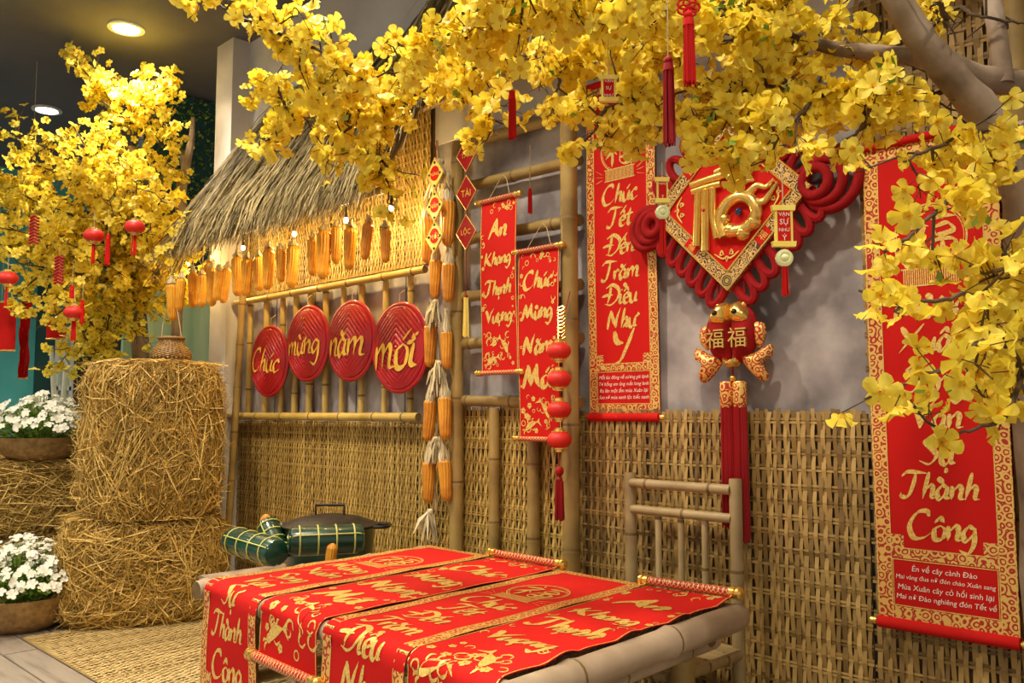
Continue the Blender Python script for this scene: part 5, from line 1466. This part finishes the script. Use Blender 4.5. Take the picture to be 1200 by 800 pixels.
def tag_charm(px, py, d, hw, hh_, words, label, string_to, jade=False, tassel=None):
    c = dep(px, py, d); t = thing('lucky_tag', label, 'charm', c)
    fm = lambda u, v, o: c + RGT*u + Vector((0,0,1))*v - Vector((FWD.x, FWD.y, 0))*o
    mb = MB(); mb.prism([(-hw,-hh_),(hw,-hh_),(hw,hh_),(-hw,hh_)], fm, -.004, .004)
    for v in (-hh_, hh_): mb.prism([(-hw*1.25,v-.005),(hw*1.25,v-.005),(hw*1.35,v+.005),(-hw*1.35,v+.005)] , fm, -.006, .006)
    part('gold_frame', mb, 'yellow_card', t, False)
    mb = MB(); mb.prism([(-hw*.72,-hh_*.84),(hw*.72,-hh_*.84),(hw*.72,hh_*.84),(-hw*.72,hh_*.84)], fm, .004, .0052); pn = part('red_panel', mb, 'red_silk', t, False)
    mb = MB(); n = len(words)
    for i, wd in enumerate(words): put_text(mb, wd, 0, hh_*(.62-1.24*i/max(1, n-1)), hh_*.42, fm, .0056, vdir=1, maxw=hw*1.2)
    part('lettering', mb, 'white_print', pn)
    top = dep(px, string_to, d); mb = MB(); mb.tube([c+Vector((0,0,hh_)), Vector((c.x, c.y, top.z))], .0012, 5); part('thread', mb, 'twine', t)
    z = c.z-hh_-.006
    if jade:
        mb = MB(); k = Vector((c.x, c.y, z-.02)); mb.tube([k+RGT*(.011*math.cos(a_*PI/8))+Vector((0,0,.011*math.sin(a_*PI/8))) for a_ in range(16)], .006, 6, closed=True); mb.ball(k, .009, 6); part('jade_ring', mb, 'jade', t); z -= .036
    if tassel:
        mb = MB(); strands(mb, (c.x, c.y, z), tassel, .006, 24, int(px), 1.3); part('tassel', mb, 'red_silk', t, kind='stuff')
tag_charm(918, 265, 1.62, .0165, .034, ('VẠN', 'SỰ', 'NHƯ', 'Ý'), 'gold-framed red tag with jade ring hanging before the medallion', 190, True, .055)
tag_charm(713, 104, 2.0, .0165, .026, ('VẠN', 'SỰ', 'NHƯ'), 'small gold-framed red tag above the tall scroll top', 30, False, .0)
tag_charm(776, 223, 1.95, .012, .024, ('NHƯ', 'Ý'), 'narrow gold-framed tag with tassel beside the medallion corner', 190, True, .08)
def mini_lantern(px, py, d, r, label):
    c = dep(px, py, d); t = thing('mini_lantern', label, 'lantern', c, 'mini lanterns in the hay-side tree')
    lantern(t, c, r, 'paper_body', sq=.72)
    mb = MB(); mb.tube([c+Vector((0,0,r*.7)), c+Vector((0,0,r*2.6))], .0015, 5); part('thread', mb, 'twine', t)
    mb = MB(); strands(mb, c-Vector((0,0,r*.75)), r*2.2, r*.2, 14, int(px), 1.3); part('tassel', mb, 'red_silk', t, kind='stuff')
for (px, py) in ((110, 276), (158, 266), (9, 326), (87, 366)): mini_lantern(px, py, 4.65, .052, 'tiny red lantern among the blossoms of the tree behind the hay')
for (px, py) in ((40, 268), (69, 315)):
    c = dep(px, py, 4.68); t = thing('firecracker_string', 'dark red braided firecracker string in the tree behind the hay', 'charm', c, 'firecracker strings in the tree')
    for i in range(9):
        for sg in (-1, 1):
            mb = MB(); a = c + Vector((0,0,.07-.017*i)); mb.tube([a, a + RGT*sg*.024 - Vector((0,0,.014))], .0065, 6); part('cracker', mb, 'red_deep', t)
    mb = MB(); mb.tube([c+Vector((0,0,.14)), c-Vector((0,0,.09))], .0015, 5); part('thread', mb, 'gold_metal', t)
for (px, y0, y1, d) in ((128, 275, 312, 4.66), (98, 352, 380, 4.66), (86, 335, 350, 4.7)):
    hang_tassel(px, y0-30, y0, y1, d, .012, 'thin red tassel in the tree behind the hay', 'red_silk', False, 'thin tassels in the tree')
# red banners at the far side
def banner(px0, px1, y0, y1, d, label, folds, hang=.28):
    a = dep(px0, y0, d); b = dep(px1, y0, d); zt_ = dep(px0, y0, d).z; zb2 = dep(px0, y1, d).z
    t = thing('hanging_banner', label, 'banner', Vector(((a.x+b.x)/2, (a.y+b.y)/2, zb2)))
    mb = MB(); W_ = (b-a); nrm = Vector((-W_.y, W_.x, 0)).normalized()
    for s in (0, 1):
        mb.grid([[Vector((a.x, a.y, zt_)) + Vector((W_.x, W_.y, 0))*(j/10) + nrm*(folds*math.sin(j*1.9+i*.5)) + nrm*.002*s + Vector((0,0,(zb2-zt_)*i/20)) for j in range(11)] for i in range(21)])
    part('cloth', mb, 'red_silk', t)
    mb = MB(); mb.tube([Vector((a.x, a.y, zt_)), Vector((b.x, b.y, zt_))], .008, 8); mb2 = part('rod', mb, 'gold_metal', t)
    mb = MB(); mb.tube([Vector((a.x, a.y, zb2)), Vector((b.x, b.y, zb2))], .007, 8); part('rod', mb, 'gold_metal', t)
    mb = MB(); mb.tube([Vector(((a.x+b.x)/2, (a.y+b.y)/2, zt_)), Vector(((a.x+b.x)/2, (a.y+b.y)/2, zt_+hang))], .0015, 5); part('thread', mb, 'twine', t)
banner(-16, 20, 354, 411, 5.4, 'flat red hanging banner before the teal wall', .002)
banner(26, 36, 345, 443, 5.6, 'narrow crumpled red banner before the dark green panel', .02, CEIL-dep(26, 345, 5.6).z)
banner(55, 78, 372, 397, 5.5, 'short square red banner behind the lower blossoms', .002)
# pale peeled branches by the far window
for k, (a, b) in enumerate((((68, 455), (60, 405)), ((50, 462), (78, 425)))):
    p = dep(a[0], 560, 6.4); q = dep(b[0], b[1], 6.4); p.z = 0
    mb = MB(); mb.tube(catmull([p, p.lerp(q, .5)+Vector((.02, .02, 0)), q], 5), [.035-.002*i for i in range(11)], 8)
    single('peeled_branch', mb, 'white_petal', 'pale peeled branch leaning upright before the far window' if k == 0 else 'pale peeled branch slanting across the far window', 'branch', p)
